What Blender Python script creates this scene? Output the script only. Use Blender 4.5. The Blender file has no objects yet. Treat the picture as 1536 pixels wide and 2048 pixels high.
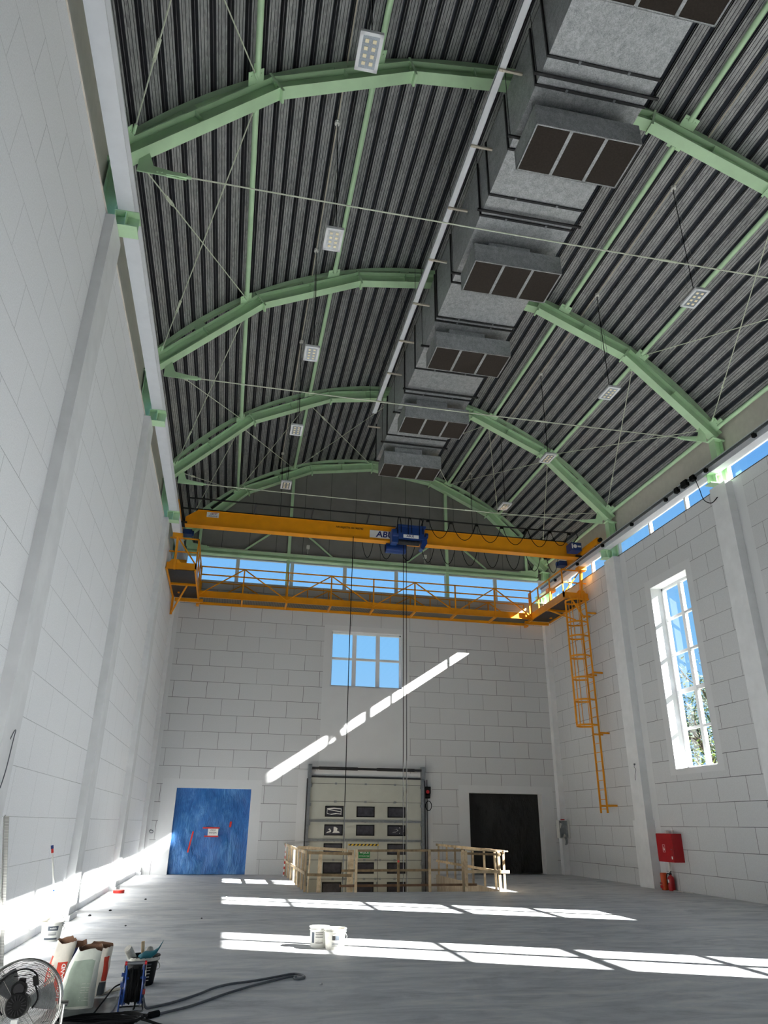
import bpy, math, random
from math import sin, cos, pi, sqrt, radians, atan2, asin
from mathutils import Vector, Matrix, noise as mnoise

random.seed(7)
SC = bpy.context.scene
COL = SC.collection
V = Vector
H = 1.5807                      # eye height

# ------------------------------------------------------------------ materials
def lin(c):
    def f(u):
        u /= 255.0
        return u / 12.92 if u <= 0.04045 else ((u + 0.055) / 1.055) ** 2.4
    return (f(c[0]), f(c[1]), f(c[2]), 1.0)

class NT:
    def __init__(s, name):
        s.m = bpy.data.materials.new(name); s.m.use_nodes = True
        s.t = s.m.node_tree; s.t.nodes.clear()
        s.out = s.n('ShaderNodeOutputMaterial')
    def n(s, typ, **kw):
        x = s.t.nodes.new(typ)
        for k, v in kw.items():
            setattr(x, k, v)
        return x
    def l(s, a, b): s.t.links.new(a, b)
    def val(s, sock, v):
        if hasattr(v, 'is_output') or isinstance(v, bpy.types.NodeSocket): s.l(v, sock)
        else: sock.default_value = v
    def math(s, op, a, b=0.0, c=0.0):
        x = s.n('ShaderNodeMath', operation=op)
        s.val(x.inputs[0], a); s.val(x.inputs[1], b); s.val(x.inputs[2], c)
        return x.outputs[0]
    def mix(s, f, a, b, blend='MIX'):
        x = s.n('ShaderNodeMix', data_type='RGBA', blend_type=blend)
        s.val(x.inputs[0], f); s.val(x.inputs[6], a); s.val(x.inputs[7], b)
        return x.outputs[2]
    def noise(s, vec, scale, detail=4, rough=0.55, dist=0.0):
        x = s.n('ShaderNodeTexNoise'); s.l(vec, x.inputs['Vector'])
        x.inputs['Scale'].default_value = scale; x.inputs['Detail'].default_value = detail
        x.inputs['Roughness'].default_value = rough; x.inputs['Distortion'].default_value = dist
        return x.outputs['Fac']
    def ramp(s, f, stops):
        x = s.n('ShaderNodeValToRGB'); s.l(f, x.inputs[0])
        e = x.color_ramp.elements
        e[0].position, e[0].color = stops[0]; e[1].position, e[1].color = stops[-1]
        for p, c in stops[1:-1]:
            q = e.new(p); q.color = c
        return x.outputs[0]
    def coord(s, kind='Object', scale=None):
        c = s.n('ShaderNodeTexCoord').outputs[kind]
        if scale:
            mp = s.n('ShaderNodeMapping'); s.l(c, mp.inputs[0]); mp.inputs['Scale'].default_value = scale
            c = mp.outputs[0]
        return c
    def bsdf(s, color, rough=0.5, metal=0.0, bump=None, bstr=0.2, bdist=0.01, spec=0.5):
        b = s.n('ShaderNodeBsdfPrincipled')
        s.val(b.inputs['Base Color'], color); s.val(b.inputs['Roughness'], rough); s.val(b.inputs['Metallic'], metal)
        b.inputs['Specular IOR Level'].default_value = spec
        if bump is not None:
            bp = s.n('ShaderNodeBump'); bp.inputs['Strength'].default_value = bstr; bp.inputs['Distance'].default_value = bdist
            s.l(bump, bp.inputs['Height']); s.l(bp.outputs[0], b.inputs['Normal'])
        s.l(b.outputs[0], s.out.inputs[0])
        return b

def simple(name, rgb, rough=0.5, metal=0.0, var=0.10, scale=6.0, bump=0.0, spec=0.5):
    t = NT(name); c = t.coord(); c0 = lin(rgb)
    f = t.noise(c, scale, 5)
    a = tuple(max(0, x * (1 - var)) for x in c0[:3]) + (1,); b = tuple(min(1, x * (1 + var)) for x in c0[:3]) + (1,)
    col = t.ramp(f, [(0.3, a), (0.7, b)])
    t.bsdf(col, rough, metal, f if bump else None, bump, spec=spec)
    return t.m

def block_wall(name, axis, shift, rects, rough_rgb, plaster_rgb, groove=0.45, size=0.006):
    t = NT(name); c = t.coord('Object')
    sp = t.n('ShaderNodeSeparateXYZ'); t.l(c, sp.inputs[0])
    u = sp.outputs['X' if axis == 'x' else 'Y']; z = sp.outputs['Z']
    cb = t.n('ShaderNodeCombineXYZ')
    t.l(t.math('SUBTRACT', u, shift), cb.inputs[0]); t.l(t.math('SUBTRACT', z, 0.46), cb.inputs[1])
    br = t.n('ShaderNodeTexBrick', offset=0.5, offset_frequency=2, squash=1.0)
    t.l(cb.outputs[0], br.inputs['Vector'])
    br.inputs['Scale'].default_value = 1.0; br.inputs['Mortar Size'].default_value = size
    br.inputs['Mortar Smooth'].default_value = 0.0
    br.inputs['Brick Width'].default_value = 1.165; br.inputs['Row Height'].default_value = 0.58
    br.inputs['Color1'].default_value = (0.40, 0.40, 0.40, 1); br.inputs['Color2'].default_value = (0.62, 0.62, 0.62, 1)
    br.inputs['Mortar'].default_value = (0.5, 0.5, 0.5, 1)
    mask = None
    for (a, b, z0, z1) in rects:
        m = t.math('MULTIPLY', t.math('COMPARE', u, (a + b) / 2, (b - a) / 2), t.math('COMPARE', z, (z0 + z1) / 2, (z1 - z0) / 2))
        mask = m if mask is None else t.math('MAXIMUM', mask, m)
    free = t.math('SUBTRACT', 1.0, mask) if mask is not None else 1.0
    fine = t.noise(c, 60, 3); big = t.noise(c, 1.3, 5)
    rb = lin(rough_rgb); pb = lin(plaster_rgb)
    blk = t.ramp(fine, [(0.25, tuple(x * 0.92 for x in rb[:3]) + (1,)), (0.7, tuple(min(1, x * 1.06) for x in rb[:3]) + (1,))])
    blk = t.mix(0.16, blk, br.outputs['Color'], 'OVERLAY')
    pl = t.ramp(big, [(0.3, tuple(x * 0.95 for x in pb[:3]) + (1,)), (0.7, pb)])
    fade = t.ramp(t.noise(c, 0.45, 3), [(0.38, (0.15, 0.15, 0.15, 1)), (0.62, (1, 1, 1, 1))])
    gf = t.math('MULTIPLY', t.math('MULTIPLY', br.outputs['Fac'], free), groove)
    gf = t.math('MULTIPLY', gf, t.math('ADD', t.math('MULTIPLY', fade, 0.55), 0.45))
    col = t.mix(free, pl, blk)
    col = t.mix(gf, col, lin((70, 70, 74)))
    hgt = t.math('SUBTRACT', t.math('MULTIPLY', fine, 0.25), t.math('MULTIPLY', t.math('MULTIPLY', br.outputs['Fac'], free), 0.8))
    t.bsdf(col, 0.92, 0, hgt, 0.25, 0.01, spec=0.2)
    return t.m

PL = (232, 233, 234)
PILY = [-3.166 + 6 * k for k in range(5)]
lw = [(y + 0.6, y + 1.2, 0, 11) for y in PILY] + []
rw = [(y - 0.35, y + 0.9, 0, 11) for y in PILY] + [(5.15 + 6 * k, 7.6 + 6 * k, 2.95, 8.7) for k in range(-1, 3)]
fw = [(-2.1, 1.25, 0, 2.95), (3.2, 6.55, 3.3, 8.65), (2.5, 7.4, -2, 3.3), (8.4, 12.1, 0, 2.95), (-3, -2.3, 0, 11)]
M = {}
M['wallL'] = block_wall('left_wall_blocks', 'y', 0.3, lw, (246, 247, 249), PL, 0.5, 0.004)
M['wallR'] = block_wall('right_wall_blocks', 'y', 0.1, rw, (212, 213, 214), (222, 223, 224), 0.85, 0.0075)
M['wallF'] = block_wall('far_wall_blocks', 'x', 0.178, fw, (210, 211, 212), (220, 221, 222), 0.85, 0.0075)
M['wallB'] = simple('back_wall_plaster', (84, 84, 84), 0.9, var=0.05)
M['plaster'] = simple('white_plaster', PL, 0.9, var=0.05, scale=3)
M['reveal'] = simple('reveal_plaster', (238, 238, 238), 0.85, var=0.04)
M['pvc'] = simple('white_window_profile', (232, 234, 236), 0.35, var=0.03)
M['fascia'] = simple('beige_fascia_sheet', (212, 206, 196), 0.55, var=0.05)
M['coping'] = simple('grey_sheet_coping', (80, 80, 78), 0.6, var=0.05)
M['rodgreen'] = simple('pale_painted_rod', (214, 222, 200), 0.5, var=0.05)
M['green'] = simple('pale_green_paint', (198, 232, 190), 0.42, var=0.06, scale=2.5)
M['orange'] = simple('orange_yellow_paint', (238, 156, 14), 0.40, var=0.07, scale=3)
M['blue_paint'] = simple('dark_blue_paint', (24, 58, 122), 0.35, var=0.10, scale=8)
M['railgrey'] = simple('grey_runway_steel', (232, 234, 238), 0.5, 0.0, var=0.03, scale=4)
M['darksteel'] = simple('dark_steel', (58, 58, 60), 0.45, 0.6, var=0.2, scale=12)
M['zinc'] = simple('zinc_steel', (136, 140, 143), 0.42, 0.8, var=0.15, scale=14)
M['black'] = simple('black_plastic', (14, 14, 15), 0.6, var=0.2, scale=10, spec=0.25)
M['rubber'] = simple('black_cable_sheath', (16, 17, 19), 0.75, var=0.2, scale=20, spec=0.15)
M['greycable'] = simple('grey_hose_sheath', (98, 102, 108), 0.6, var=0.15, scale=20)
M['white_plastic'] = simple('white_plastic', (222, 222, 216), 0.4, var=0.06, scale=9)
M['dirty_white'] = simple('plaster_smeared_plastic', (206, 204, 196), 0.7, var=0.22, scale=14, bump=0.2)
M['plastermix'] = simple('dried_plaster_mix', (196, 186, 166), 0.95, var=0.2, scale=30, bump=0.6)
M['red'] = simple('signal_red_enamel', (176, 10, 24), 0.35, var=0.06)
M['orangeplastic'] = simple('orange_red_tube', (214, 84, 36), 0.5, var=0.08)
M['redplastic'] = simple('red_plastic', (206, 40, 30), 0.45, var=0.08)
M['white'] = simple('white_print', (240, 240, 238), 0.6, var=0.02)
M['ink'] = simple('black_print', (22, 22, 24), 0.6, var=0.05)
M['navyink'] = simple('navy_print', (26, 34, 110), 0.5, var=0.05)
M['greyink'] = simple('grey_print', (72, 80, 90), 0.6, var=0.1, scale=25)
M['panel'] = simple('light_grey_door_sheet', (186, 188, 178), 0.5, var=0.04, scale=4)
M['doorglass'] = simple('scratched_dark_glazing', (62, 62, 70), 0.25, var=0.25, scale=9)
M['scrape'] = simple('torn_film_residue', (230, 228, 224), 0.5, var=0.05)
M['greensign'] = simple('green_sign_film', (20, 130, 62), 0.5, var=0.04)
M['hazyellow'] = simple('yellow_tape', (232, 190, 40), 0.5, var=0.05)
M['conduit'] = simple('cream_conduit', (206, 198, 180), 0.5, var=0.08)
M['wire'] = simple('steel_wire', (150, 152, 148), 0.4, 0.7, var=0.1)
M['led'] = simple('led_phosphor', (255, 240, 206), 0.5, var=0.03)
M['lampwhite'] = simple('white_lamp_housing', (226, 228, 230), 0.4, var=0.04)
M['reflector'] = simple('clear_ribbed_lens', (176, 184, 192), 0.18, 0.5, var=0.35, scale=60)
M['grille'] = simple('brown_black_mesh_filter', (44, 36, 30), 0.9, var=0.3, scale=30)
M['teal'] = simple('teal_rubber_glove', (24, 106, 122), 0.5, var=0.15, scale=12)
M['bagwhite'] = simple('white_paper_sack', (222, 216, 204), 0.75, var=0.1, scale=10, bump=0.15)
M['baggreen'] = simple('pale_green_sack', (204, 208, 198), 0.55, var=0.12, scale=9, bump=0.15)
M['bagblue'] = simple('navy_sack', (24, 34, 84), 0.6, var=0.2, scale=9)
M['kraft'] = simple('brown_kraft_paper', (124, 92, 72), 0.9, var=0.2, scale=14)
M['bagred'] = simple('red_sack_print', (206, 62, 40), 0.65, var=0.12, scale=14)
M['greenprint'] = simple('grey_green_sack_print', (148, 162, 148), 0.65, var=0.12, scale=14)
M['foil'] = simple('grey_polythene', (58, 62, 66), 0.42, var=0.4, scale=7, bump=0.3)
M['film'] = simple('crumpled_wrapping_film', (124, 130, 132), 0.4, var=0.45, scale=9, bump=0.3)
M['chrome'] = simple('chromed_wire', (170, 170, 166), 0.25, 0.95, var=0.1)
M['bark'] = simple('tree_bark', (60, 52, 42), 0.95, var=0.3, scale=12)
M['leaf'] = simple('tree_leaves', (46, 62, 26), 0.6, var=0.35, scale=3)
M['leaf2'] = simple('shrub_leaves', (84, 104, 24), 0.6, var=0.3, scale=3)
M['grass'] = simple('outdoor_ground', (70, 74, 52), 0.95, var=0.25, scale=0.8)
M['cardboard'] = simple('grey_board_scrap', (140, 134, 124), 0.9, var=0.2, scale=20)
M['redtape'] = simple('red_adhesive_tape', (206, 52, 46), 0.45, var=0.08)
M['paper'] = simple('white_paper', (236, 236, 232), 0.8, var=0.02)

def concrete_floor():
    t = NT('power_floated_concrete'); c = t.coord('Object', (1.0, 2.4, 1.0))
    big = t.noise(c, 0.25, 6, 0.6, 0.8); mid = t.noise(c, 0.9, 9, 0.66, 1.2); fine = t.noise(c, 13, 7, 0.72, 0.5)
    dust = t.noise(t.coord('Object', (0.7, 2.2, 1)), 0.8, 9, 0.7, 1.8)
    base = t.ramp(mid, [(0.34, lin((156, 160, 167))), (0.5, lin((187, 190, 195))), (0.66, lin((212, 213, 214)))])
    base = t.mix(t.ramp(big, [(0.35, (0, 0, 0, 1)), (0.7, (0.5, 0.5, 0.5, 1))]), base, lin((208, 208, 209)))
    base = t.mix(t.ramp(dust, [(0.5, (0, 0, 0, 1)), (0.68, (0.7, 0.7, 0.7, 1))]), base, lin((224, 222, 217)))
    base = t.mix(t.ramp(dust, [(0.30, (0.65, 0.65, 0.65, 1)), (0.45, (0, 0, 0, 1))]), base, lin((140, 144, 150)))
    base = t.mix(t.ramp(fine, [(0.55, (0, 0, 0, 1)), (0.85, (0.4, 0.4, 0.4, 1))]), base, lin((136, 140, 146)))
    t.bsdf(base, t.math('ADD', 0.45, t.math('MULTIPLY', mid, 0.3)), 0, fine, 0.08, spec=0.4)
    return t.m
M['floor'] = concrete_floor()

def raw_concrete():
    t = NT('raw_cut_concrete'); c = t.coord('Object', (1, 1, 0.35))
    f = t.noise(c, 5, 8, 0.65)
    col = t.ramp(f, [(0.3, lin((140, 126, 108))), (0.55, lin((168, 156, 138))), (0.75, lin((196, 186, 168)))])
    t.bsdf(col, 0.95, 0, f, 0.5, 0.03)
    return t.m
M['rawconc'] = raw_concrete()

def galvanised(name, dark, light, rough=0.42, metal=0.75, stretch=(1, 1, 1), scale=24):
    t = NT(name); c = t.coord('Object', stretch)
    v = t.n('ShaderNodeTexVoronoi'); t.l(c, v.inputs['Vector']); v.inputs['Scale'].default_value = scale
    s = t.noise(c, scale * 0.12, 6, 0.65, 0.5)
    f = t.math('ADD', t.math('MULTIPLY', v.outputs['Color'], 0.35), t.math('MULTIPLY', s, 0.75))
    col = t.ramp(f, [(0.3, lin(dark)), (0.75, lin(light))])
    t.bsdf(col, t.math('ADD', rough - 0.08, t.math('MULTIPLY', s, 0.2)), metal)
    return t.m
M['duct'] = galvanised('galvanised_duct', (140, 143, 145), (200, 203, 205), 0.45, 0.6, (1, 1, 1), 75)
M['deck'] = galvanised('galvanised_roof_deck', (124, 125, 126), (184, 185, 184), 0.5, 0.35, (1, 0.25, 1), 40)
M['decktop'] = galvanised('shaded_deck_trough', (40, 46, 54), (62, 68, 76), 0.8, 0.0, (1, 0.25, 1), 40)  # deck troughs coloured dark to stand for the shade inside them

def perforated(name, rgb, hole, period):
    t = NT(name); c = t.coord('Object')
    v = t.n('ShaderNodeTexVoronoi', feature='F1'); t.l(c, v.inputs['Vector']); v.inputs['Scale'].default_value = 1.0 / period
    v.inputs['Randomness'].default_value = 0.0
    f = t.math('LESS_THAN', v.outputs['Distance'], 0.36)
    t.bsdf(t.mix(f, lin(rgb), lin(hole)), 0.6, 0.2)
    return t.m
M['deckweb'] = perforated('perforated_deck_web', (70, 72, 76), (18, 19, 24), 0.02)
M['grating'] = perforated('steel_grating', (120, 118, 112), (30, 30, 32), 0.06)
M['perfstrip'] = perforated('perforated_bead_strip', (196, 196, 192), (60, 60, 60), 0.012)

def gable_sheet():
    t = NT('grey_gable_panels'); c = t.coord('Object')
    sp = t.n('ShaderNodeSeparateXYZ'); t.l(c, sp.inputs[0])
    fr = t.math('FRACT', t.math('DIVIDE', t.math('ADD', sp.outputs['X'], 20.1), 1.06))
    g = t.math('LESS_THAN', fr, 0.016)
    f = t.noise(c, 2, 4)
    col = t.mix(g, t.ramp(f, [(0.3, lin((128, 127, 124))), (0.7, lin((138, 137, 134)))]), lin((60, 60, 60)))
    t.bsdf(col, 0.6, 0)
    return t.m
M['gable'] = gable_sheet()

def wood():
    t = NT('construction_timber'); c = t.coord('Object', (1, 1, 1)); 
    f = t.noise(c, 7, 6, 0.6, 1.0); g = t.noise(c, 1.1, 3)
    col = t.ramp(f, [(0.3, lin((178, 150, 116))), (0.5, lin((210, 186, 150))), (0.75, lin((228, 210, 180)))])
    col = t.mix(t.ramp(g, [(0.45, (0, 0, 0, 1)), (0.62, (0.8, 0.8, 0.8, 1))]), col, lin((126, 112, 92)))
    t.bsdf(col, 0.85, 0, f, 0.3)
    return t.m
M['wood'] = wood()
M['oldwood'] = simple('weathered_board', (128, 108, 80), 0.9, var=0.4, scale=7, bump=0.3)
M['brownwood'] = simple('dark_brown_board', (112, 84, 62), 0.9, var=0.25, scale=7)

def tarp(name, lo, mid, hi, rough):
    t = NT(name); c = t.coord('Object', (1, 1, 0.45))
    f = t.noise(c, 2.2, 8, 0.6, 1.2); g = t.noise(t.coord('Object', (3, 1, 0.6)), 3, 6, 0.6, 2.0)
    h = t.math('ADD', t.math('MULTIPLY', f, 0.6), t.math('MULTIPLY', g, 0.4))
    col = t.ramp(h, [(0.3, lin(lo)), (0.5, lin(mid)), (0.72, lin(hi))])
    t.bsdf(col, rough, 0, h, 0.8, 0.08)
    return t.m
M['bluetarp'] = tarp('blue_tarpaulin', (26, 80, 146), (40, 108, 178), (104, 166, 220), 0.38)
M['blackfoil'] = tarp('black_polythene', (3, 3, 3), (5, 5, 5), (11, 11, 12), 0.5)

def glass():
    t = NT('clear_window_glass')
    tr = t.n('ShaderNodeBsdfTransparent'); tr.inputs[0].default_value = (0.94, 0.97, 0.98, 1)
    gl = t.n('ShaderNodeBsdfGlossy'); gl.inputs['Roughness'].default_value = 0.02
    lw = t.n('ShaderNodeLayerWeight'); lw.inputs['Blend'].default_value = 0.5; fr = t.math('ADD', 0.04, t.math('MULTIPLY', t.math('POWER', lw.outputs['Facing'], 5.0), 0.9))
    mx = t.n('ShaderNodeMixShader'); t.l(fr, mx.inputs[0]); t.l(tr.outputs[0], mx.inputs[1]); t.l(gl.outputs[0], mx.inputs[2])
    t.l(mx.outputs[0], t.out.inputs[0])
    return t.m
M['glass'] = glass()

# ------------------------------------------------------------------ mesh builder
def rootloc(o):
    while o.parent: o = o.parent
    return o.location.copy()

class MB:
    def __init__(s): s.v = []; s.f = []; s.mi = []
    def add(s, vs, fs, mi=0):
        b = len(s.v); s.v += [V(p) for p in vs]
        s.f += [tuple(b + i for i in f) for f in fs]; s.mi += [mi] * len(fs)
        return s
    def box(s, a, b, mi=0):
        x0, y0, z0 = (min(a[i], b[i]) for i in range(3)); x1, y1, z1 = (max(a[i], b[i]) for i in range(3))
        return s.add([(x0, y0, z0), (x1, y0, z0), (x1, y1, z0), (x0, y1, z0), (x0, y0, z1), (x1, y0, z1), (x1, y1, z1), (x0, y1, z1)],
                     [(0, 3, 2, 1), (4, 5, 6, 7), (0, 1, 5, 4), (1, 2, 6, 5), (2, 3, 7, 6), (3, 0, 4, 7)], mi)
    def bar(s, p, q, w, h, up=(0, 0, 1), mi=0):
        p, q = V(p), V(q); d = (q - p).normalized(); up = V(up)
        r = d.cross(up)
        if r.length < 1e-4: r = d.cross(V((0, 1, 0)))
        r.normalize(); u = r.cross(d).normalized()
        r *= w / 2; u *= h / 2
        vs = [p - r - u, p + r - u, p + r + u, p - r + u, q - r - u, q + r - u, q + r + u, q - r + u]
        return s.add(vs, [(0, 1, 2, 3), (7, 6, 5, 4), (0, 4, 5, 1), (1, 5, 6, 2), (2, 6, 7, 3), (3, 7, 4, 0)], mi)
    def cyl(s, p, q, r, n=12, r2=None, mi=0, caps=True):
        p, q = V(p), V(q); d = (q - p).normalized(); r2 = r if r2 is None else r2
        a = d.orthogonal().normalized(); b = d.cross(a)
        vs = []
        for k in range(n):
            t = 2 * pi * k / n; o = a * cos(t) + b * sin(t)
            vs += [p + o * r, q + o * r2]
        fs = [(2 * k, 2 * ((k + 1) % n), 2 * ((k + 1) % n) + 1, 2 * k + 1) for k in range(n)]
        if caps: fs += [tuple(2 * k for k in range(n))[::-1], tuple(2 * k + 1 for k in range(n))]
        return s.add(vs, fs, mi)
    def tube(s, pts, r, n=8, closed=False, mi=0):
        pts = [V(p) for p in pts]; m = len(pts); fr = None; vs = []
        for i in range(m):
            if closed: d = (pts[(i + 1) % m] - pts[i - 1])
            else: d = pts[min(i + 1, m - 1)] - pts[max(i - 1, 0)]
            d.normalize()
            if fr is None: a = d.orthogonal().normalized()
            else:
                a = fr - d * fr.dot(d)
                a = a.normalized() if a.length > 1e-5 else d.orthogonal().normalized()
            fr = a; b = d.cross(a)
            for k in range(n):
                t = 2 * pi * k / n; vs.append(pts[i] + (a * cos(t) + b * sin(t)) * r)
        fs = []
        for i in range(m if closed else m - 1):
            j = (i + 1) % m
            for k in range(n):
                k2 = (k + 1) % n
                fs.append((i * n + k, i * n + k2, j * n + k2, j * n + k))
        if not closed: fs += [tuple(range(n))[::-1], tuple((m - 1) * n + k for k in range(n))]
        return s.add(vs, fs, mi)
    def lathe(s, prof, c=(0, 0, 0), n=28, mi=0, capb=True, capt=False):
        c = V(c); vs = []
        for r, z in prof:
            for k in range(n):
                t = 2 * pi * k / n; vs.append(c + V((r * cos(t), r * sin(t), z)))
        fs = []
        for i in range(len(prof) - 1):
            for k in range(n):
                k2 = (k + 1) % n
                fs.append((i * n + k, i * n + k2, (i + 1) * n + k2, (i + 1) * n + k))
        if capb: fs.append(tuple(range(n))[::-1])
        if capt: fs.append(tuple((len(prof) - 1) * n + k for k in range(n)))
        return s.add(vs, fs, mi)
    def sweep(s, secs, mi=0, caps=True, closed_sec=True):
        """list of equal-length point rings"""
        n = len(secs[0]); vs = [p for sec in secs for p in sec]; fs = []
        for i in range(len(secs) - 1):
            for k in range(n if closed_sec else n - 1):
                k2 = (k + 1) % n
                fs.append((i * n + k, i * n + k2, (i + 1) * n + k2, (i + 1) * n + k))
        if caps and closed_sec: fs += [tuple(range(n))[::-1], tuple((len(secs) - 1) * n + k for k in range(n))]
        return s.add(vs, fs, mi)
    def poly(s, pts, mi=0): return s.add(pts, [tuple(range(len(pts)))], mi)
    def xf(s, mat):
        s.v = [mat @ p for p in s.v]; return s
    def build(s, name, mats, parent=None, local=False, origin=None, smooth=None, bevel=0):
        mats = mats if isinstance(mats, (list, tuple)) else [mats]
        me = bpy.data.meshes.new(name)
        if parent is not None: off = V((0, 0, 0)) if local else rootloc(parent)
        elif origin is not None: off = V(origin)
        elif local: off = V((0, 0, 0))
        else:
            xs = [p.x for p in s.v]; ys = [p.y for p in s.v]; zs = [p.z for p in s.v]
            off = V(((min(xs) + max(xs)) / 2, (min(ys) + max(ys)) / 2, min(zs)))
        me.from_pydata([tuple(p - off) for p in s.v], [], s.f)
        for m in mats: me.materials.append(M[m])
        for p, i in zip(me.polygons, s.mi): p.material_index = i
        me.update()
        if smooth is not None:
            for p in me.polygons: p.use_smooth = True
            me.set_sharp_from_angle(angle=radians(smooth))
        o = bpy.data.objects.new(name, me); COL.objects.link(o)
        if parent is not None: o.parent = parent
        else: o.location = off
        if bevel:
            b = o.modifiers.new('edge', 'BEVEL'); b.width = bevel; b.segments = 2; b.limit_method = 'ANGLE'
        return o

def tag(o, label, cat, group=None):
    o['label'] = label; o['category'] = cat
    if group: o['group'] = group
    return o
def struct(o, label=None):
    o['kind'] = 'structure'
    if label: o['label'] = label
    return o
def empty(name, loc, label=None, cat=None, group=None, rot=(0, 0, 0)):
    o = bpy.data.objects.new(name, None); COL.objects.link(o); o.location = loc; o.rotation_euler = rot
    o.empty_display_size = 0.1
    if label: tag(o, label, cat, group)
    return o
KIDS = {}
def copy_tree(o, parent=None):
    c = o.copy(); COL.objects.link(c)
    if parent: c.parent = parent
    for ch in [x for x in COL.objects if x.parent == o]: copy_tree(ch, c)
    return c

def text(body, size, mat, parent, pos, xdir=(1, 0, 0), ydir=(0, 0, 1), name='lettering', local=False, extrude=0.001, align='CENTER', sx=1.0, bold=0.0):
    cu = bpy.data.curves.new(name, 'FONT'); cu.body = body; cu.size = size; cu.extrude = extrude
    cu.offset = size * bold; cu.align_x = align; cu.align_y = 'CENTER'
    tmp = bpy.data.objects.new(name, cu); COL.objects.link(tmp)
    bpy.context.view_layer.update()
    me = bpy.data.meshes.new_from_object(tmp.evaluated_get(bpy.context.evaluated_depsgraph_get()))
    bpy.data.objects.remove(tmp); bpy.data.curves.remove(cu)
    x = V(xdir).normalized(); y = V(ydir).normalized(); z = x.cross(y)
    off = V((0, 0, 0)) if local else rootloc(parent)
    p = V(pos) - off
    for v in me.vertices:
        c = v.co.copy(); v.co = p + x * c.x * sx + y * c.y + z * c.z
    me.materials.clear(); me.materials.append(M[mat])
    o = bpy.data.objects.new(name, me); COL.objects.link(o); o.parent = parent
    return o

def grid_wall(mb, us, ws, holes, mapf, t0, t1, mi=0, mi_rev=1):
    """solid wall on a u-w grid with holes; mapf(u,w,t)->xyz; faces at t0 (inside) and t1"""
    us = sorted(set(us)); ws = sorted(set(ws))
    def solid(i, j):
        if i < 0 or j < 0 or i >= len(us) - 1 or j >= len(ws) - 1: return None
        cu = (us[i] + us[i + 1]) / 2; cw = (ws[j] + ws[j + 1]) / 2
        return not any(a < cu < b and c < cw < d for a, b, c, d in holes)
    for i in range(len(us) - 1):
        for j in range(len(ws) - 1):
            if not solid(i, j): continue
            a, b, c, d = us[i], us[i + 1], ws[j], ws[j + 1]
            mb.add([mapf(a, c, t0), mapf(b, c, t0), mapf(b, d, t0), mapf(a, d, t0)], [(0, 1, 2, 3)], mi)
            mb.add([mapf(a, c, t1), mapf(b, c, t1), mapf(b, d, t1), mapf(a, d, t1)], [(3, 2, 1, 0)], mi)
            for (di, dj, e) in ((-1, 0, ((a, c), (a, d))), (1, 0, ((b, d), (b, c))), (0, -1, ((b, c), (a, c))), (0, 1, ((a, d), (b, d)))):
                if not solid(i + di, j + dj):
                    (u0, w0), (u1, w1) = e
                    mb.add([mapf(u0, w0, t0), mapf(u1, w1, t0), mapf(u1, w1, t1), mapf(u0, w0, t1)], [(0, 1, 2, 3)], mi_rev)

def smooth_path(pts, n=8):
    pts = [V(p) for p in pts]; out = []
    for i in range(len(pts) - 1):
        p0 = pts[max(i - 1, 0)]; p1 = pts[i]; p2 = pts[i + 1]; p3 = pts[min(i + 2, len(pts) - 1)]
        for k in range(n):
            t = k / n
            out.append(0.5 * ((2 * p1) + (p2 - p0) * t + (2 * p0 - 5 * p1 + 4 * p2 - p3) * t * t + (3 * p1 - p0 - 3 * p2 + p3) * t ** 3))
    out.append(pts[-1]); return out

def loop_pts(a, b, sag, n=14):
    a, b = V(a), V(b); out = []
    for k in range(n + 1):
        t = k / n; p = a.lerp(b, t); p.z -= sag * (1 - (2 * t - 1) ** 2) ** 0.8
        out.append(p)
    return out

ORD = ['nearest', 'second', 'third', 'fourth', 'fifth', 'sixth', 'seventh', 'eighth']

# ------------------------------------------------------------------ shell dimensions
XL, XPL, XR, XPR = -2.585, -2.44, 12.442, 12.211
YF, YB = 27.0, -3.3
ZT = 10.08
XC, ZC = 4.9, 6.56
PW = 0.644
OPX0, OPX1, OPY0 = 2.22, 7.5, 20.2
PITZ = -1.3

# floor with the stair opening cut out
mb = MB()
grid_wall(mb, [XL - 0.5, OPX0, OPX1, XR + 0.6], [YB - 0.4, OPY0, YF + 0.6], [(OPX0, OPX1, OPY0, YF + 1)], lambda u, w, t: (u, w, t), 0.0, -0.34, 0, 1)
struct(mb.build('floor', ['floor', 'rawconc'], origin=(0, 0, 0)), 'grey power-floated concrete floor with an opening before the sectional door')
mb = MB(); mb.box((OPX0 - 0.3, OPY0 - 0.3, PITZ - 0.2), (OPX1 + 0.3, YF + 0.6, PITZ))
mb.box((OPX0 - 0.3, OPY0 - 0.3, PITZ), (OPX0 - 0.02, YF, -0.34)); mb.box((OPX1 + 0.02, OPY0 - 0.3, PITZ), (OPX1 + 0.3, YF, -0.34)); mb.box((OPX0, OPY0 - 0.3, PITZ), (OPX1, OPY0 - 0.02, -0.34))
struct(mb.build('trim_1', ['rawconc'], origin=(0, 0, 0)), 'raw concrete sides and bottom of the pit before the sectional door')

# left wall
mb = MB()
grid_wall(mb, [YB, YF + 0.5], [0, ZT], [], lambda u, w, t: (t, u, w), XL, XL - 0.45, 0, 1)
for k, y in enumerate(PILY + [26.8]):
    mb.box((XL - 0.05, y, 0), (XPL, min(y + PW, 27.0), ZT - 0.03), 1)
    mb.box((XL - 0.05, y - 0.02, 0), (XPL + 0.03, min(y + PW + 0.05, 27.0), 0.09), 1)
struct(mb.build('wall_left', ['wallL', 'plaster'], origin=(0, 0, 0)), 'white plastered left wall with shallow pilasters')
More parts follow.
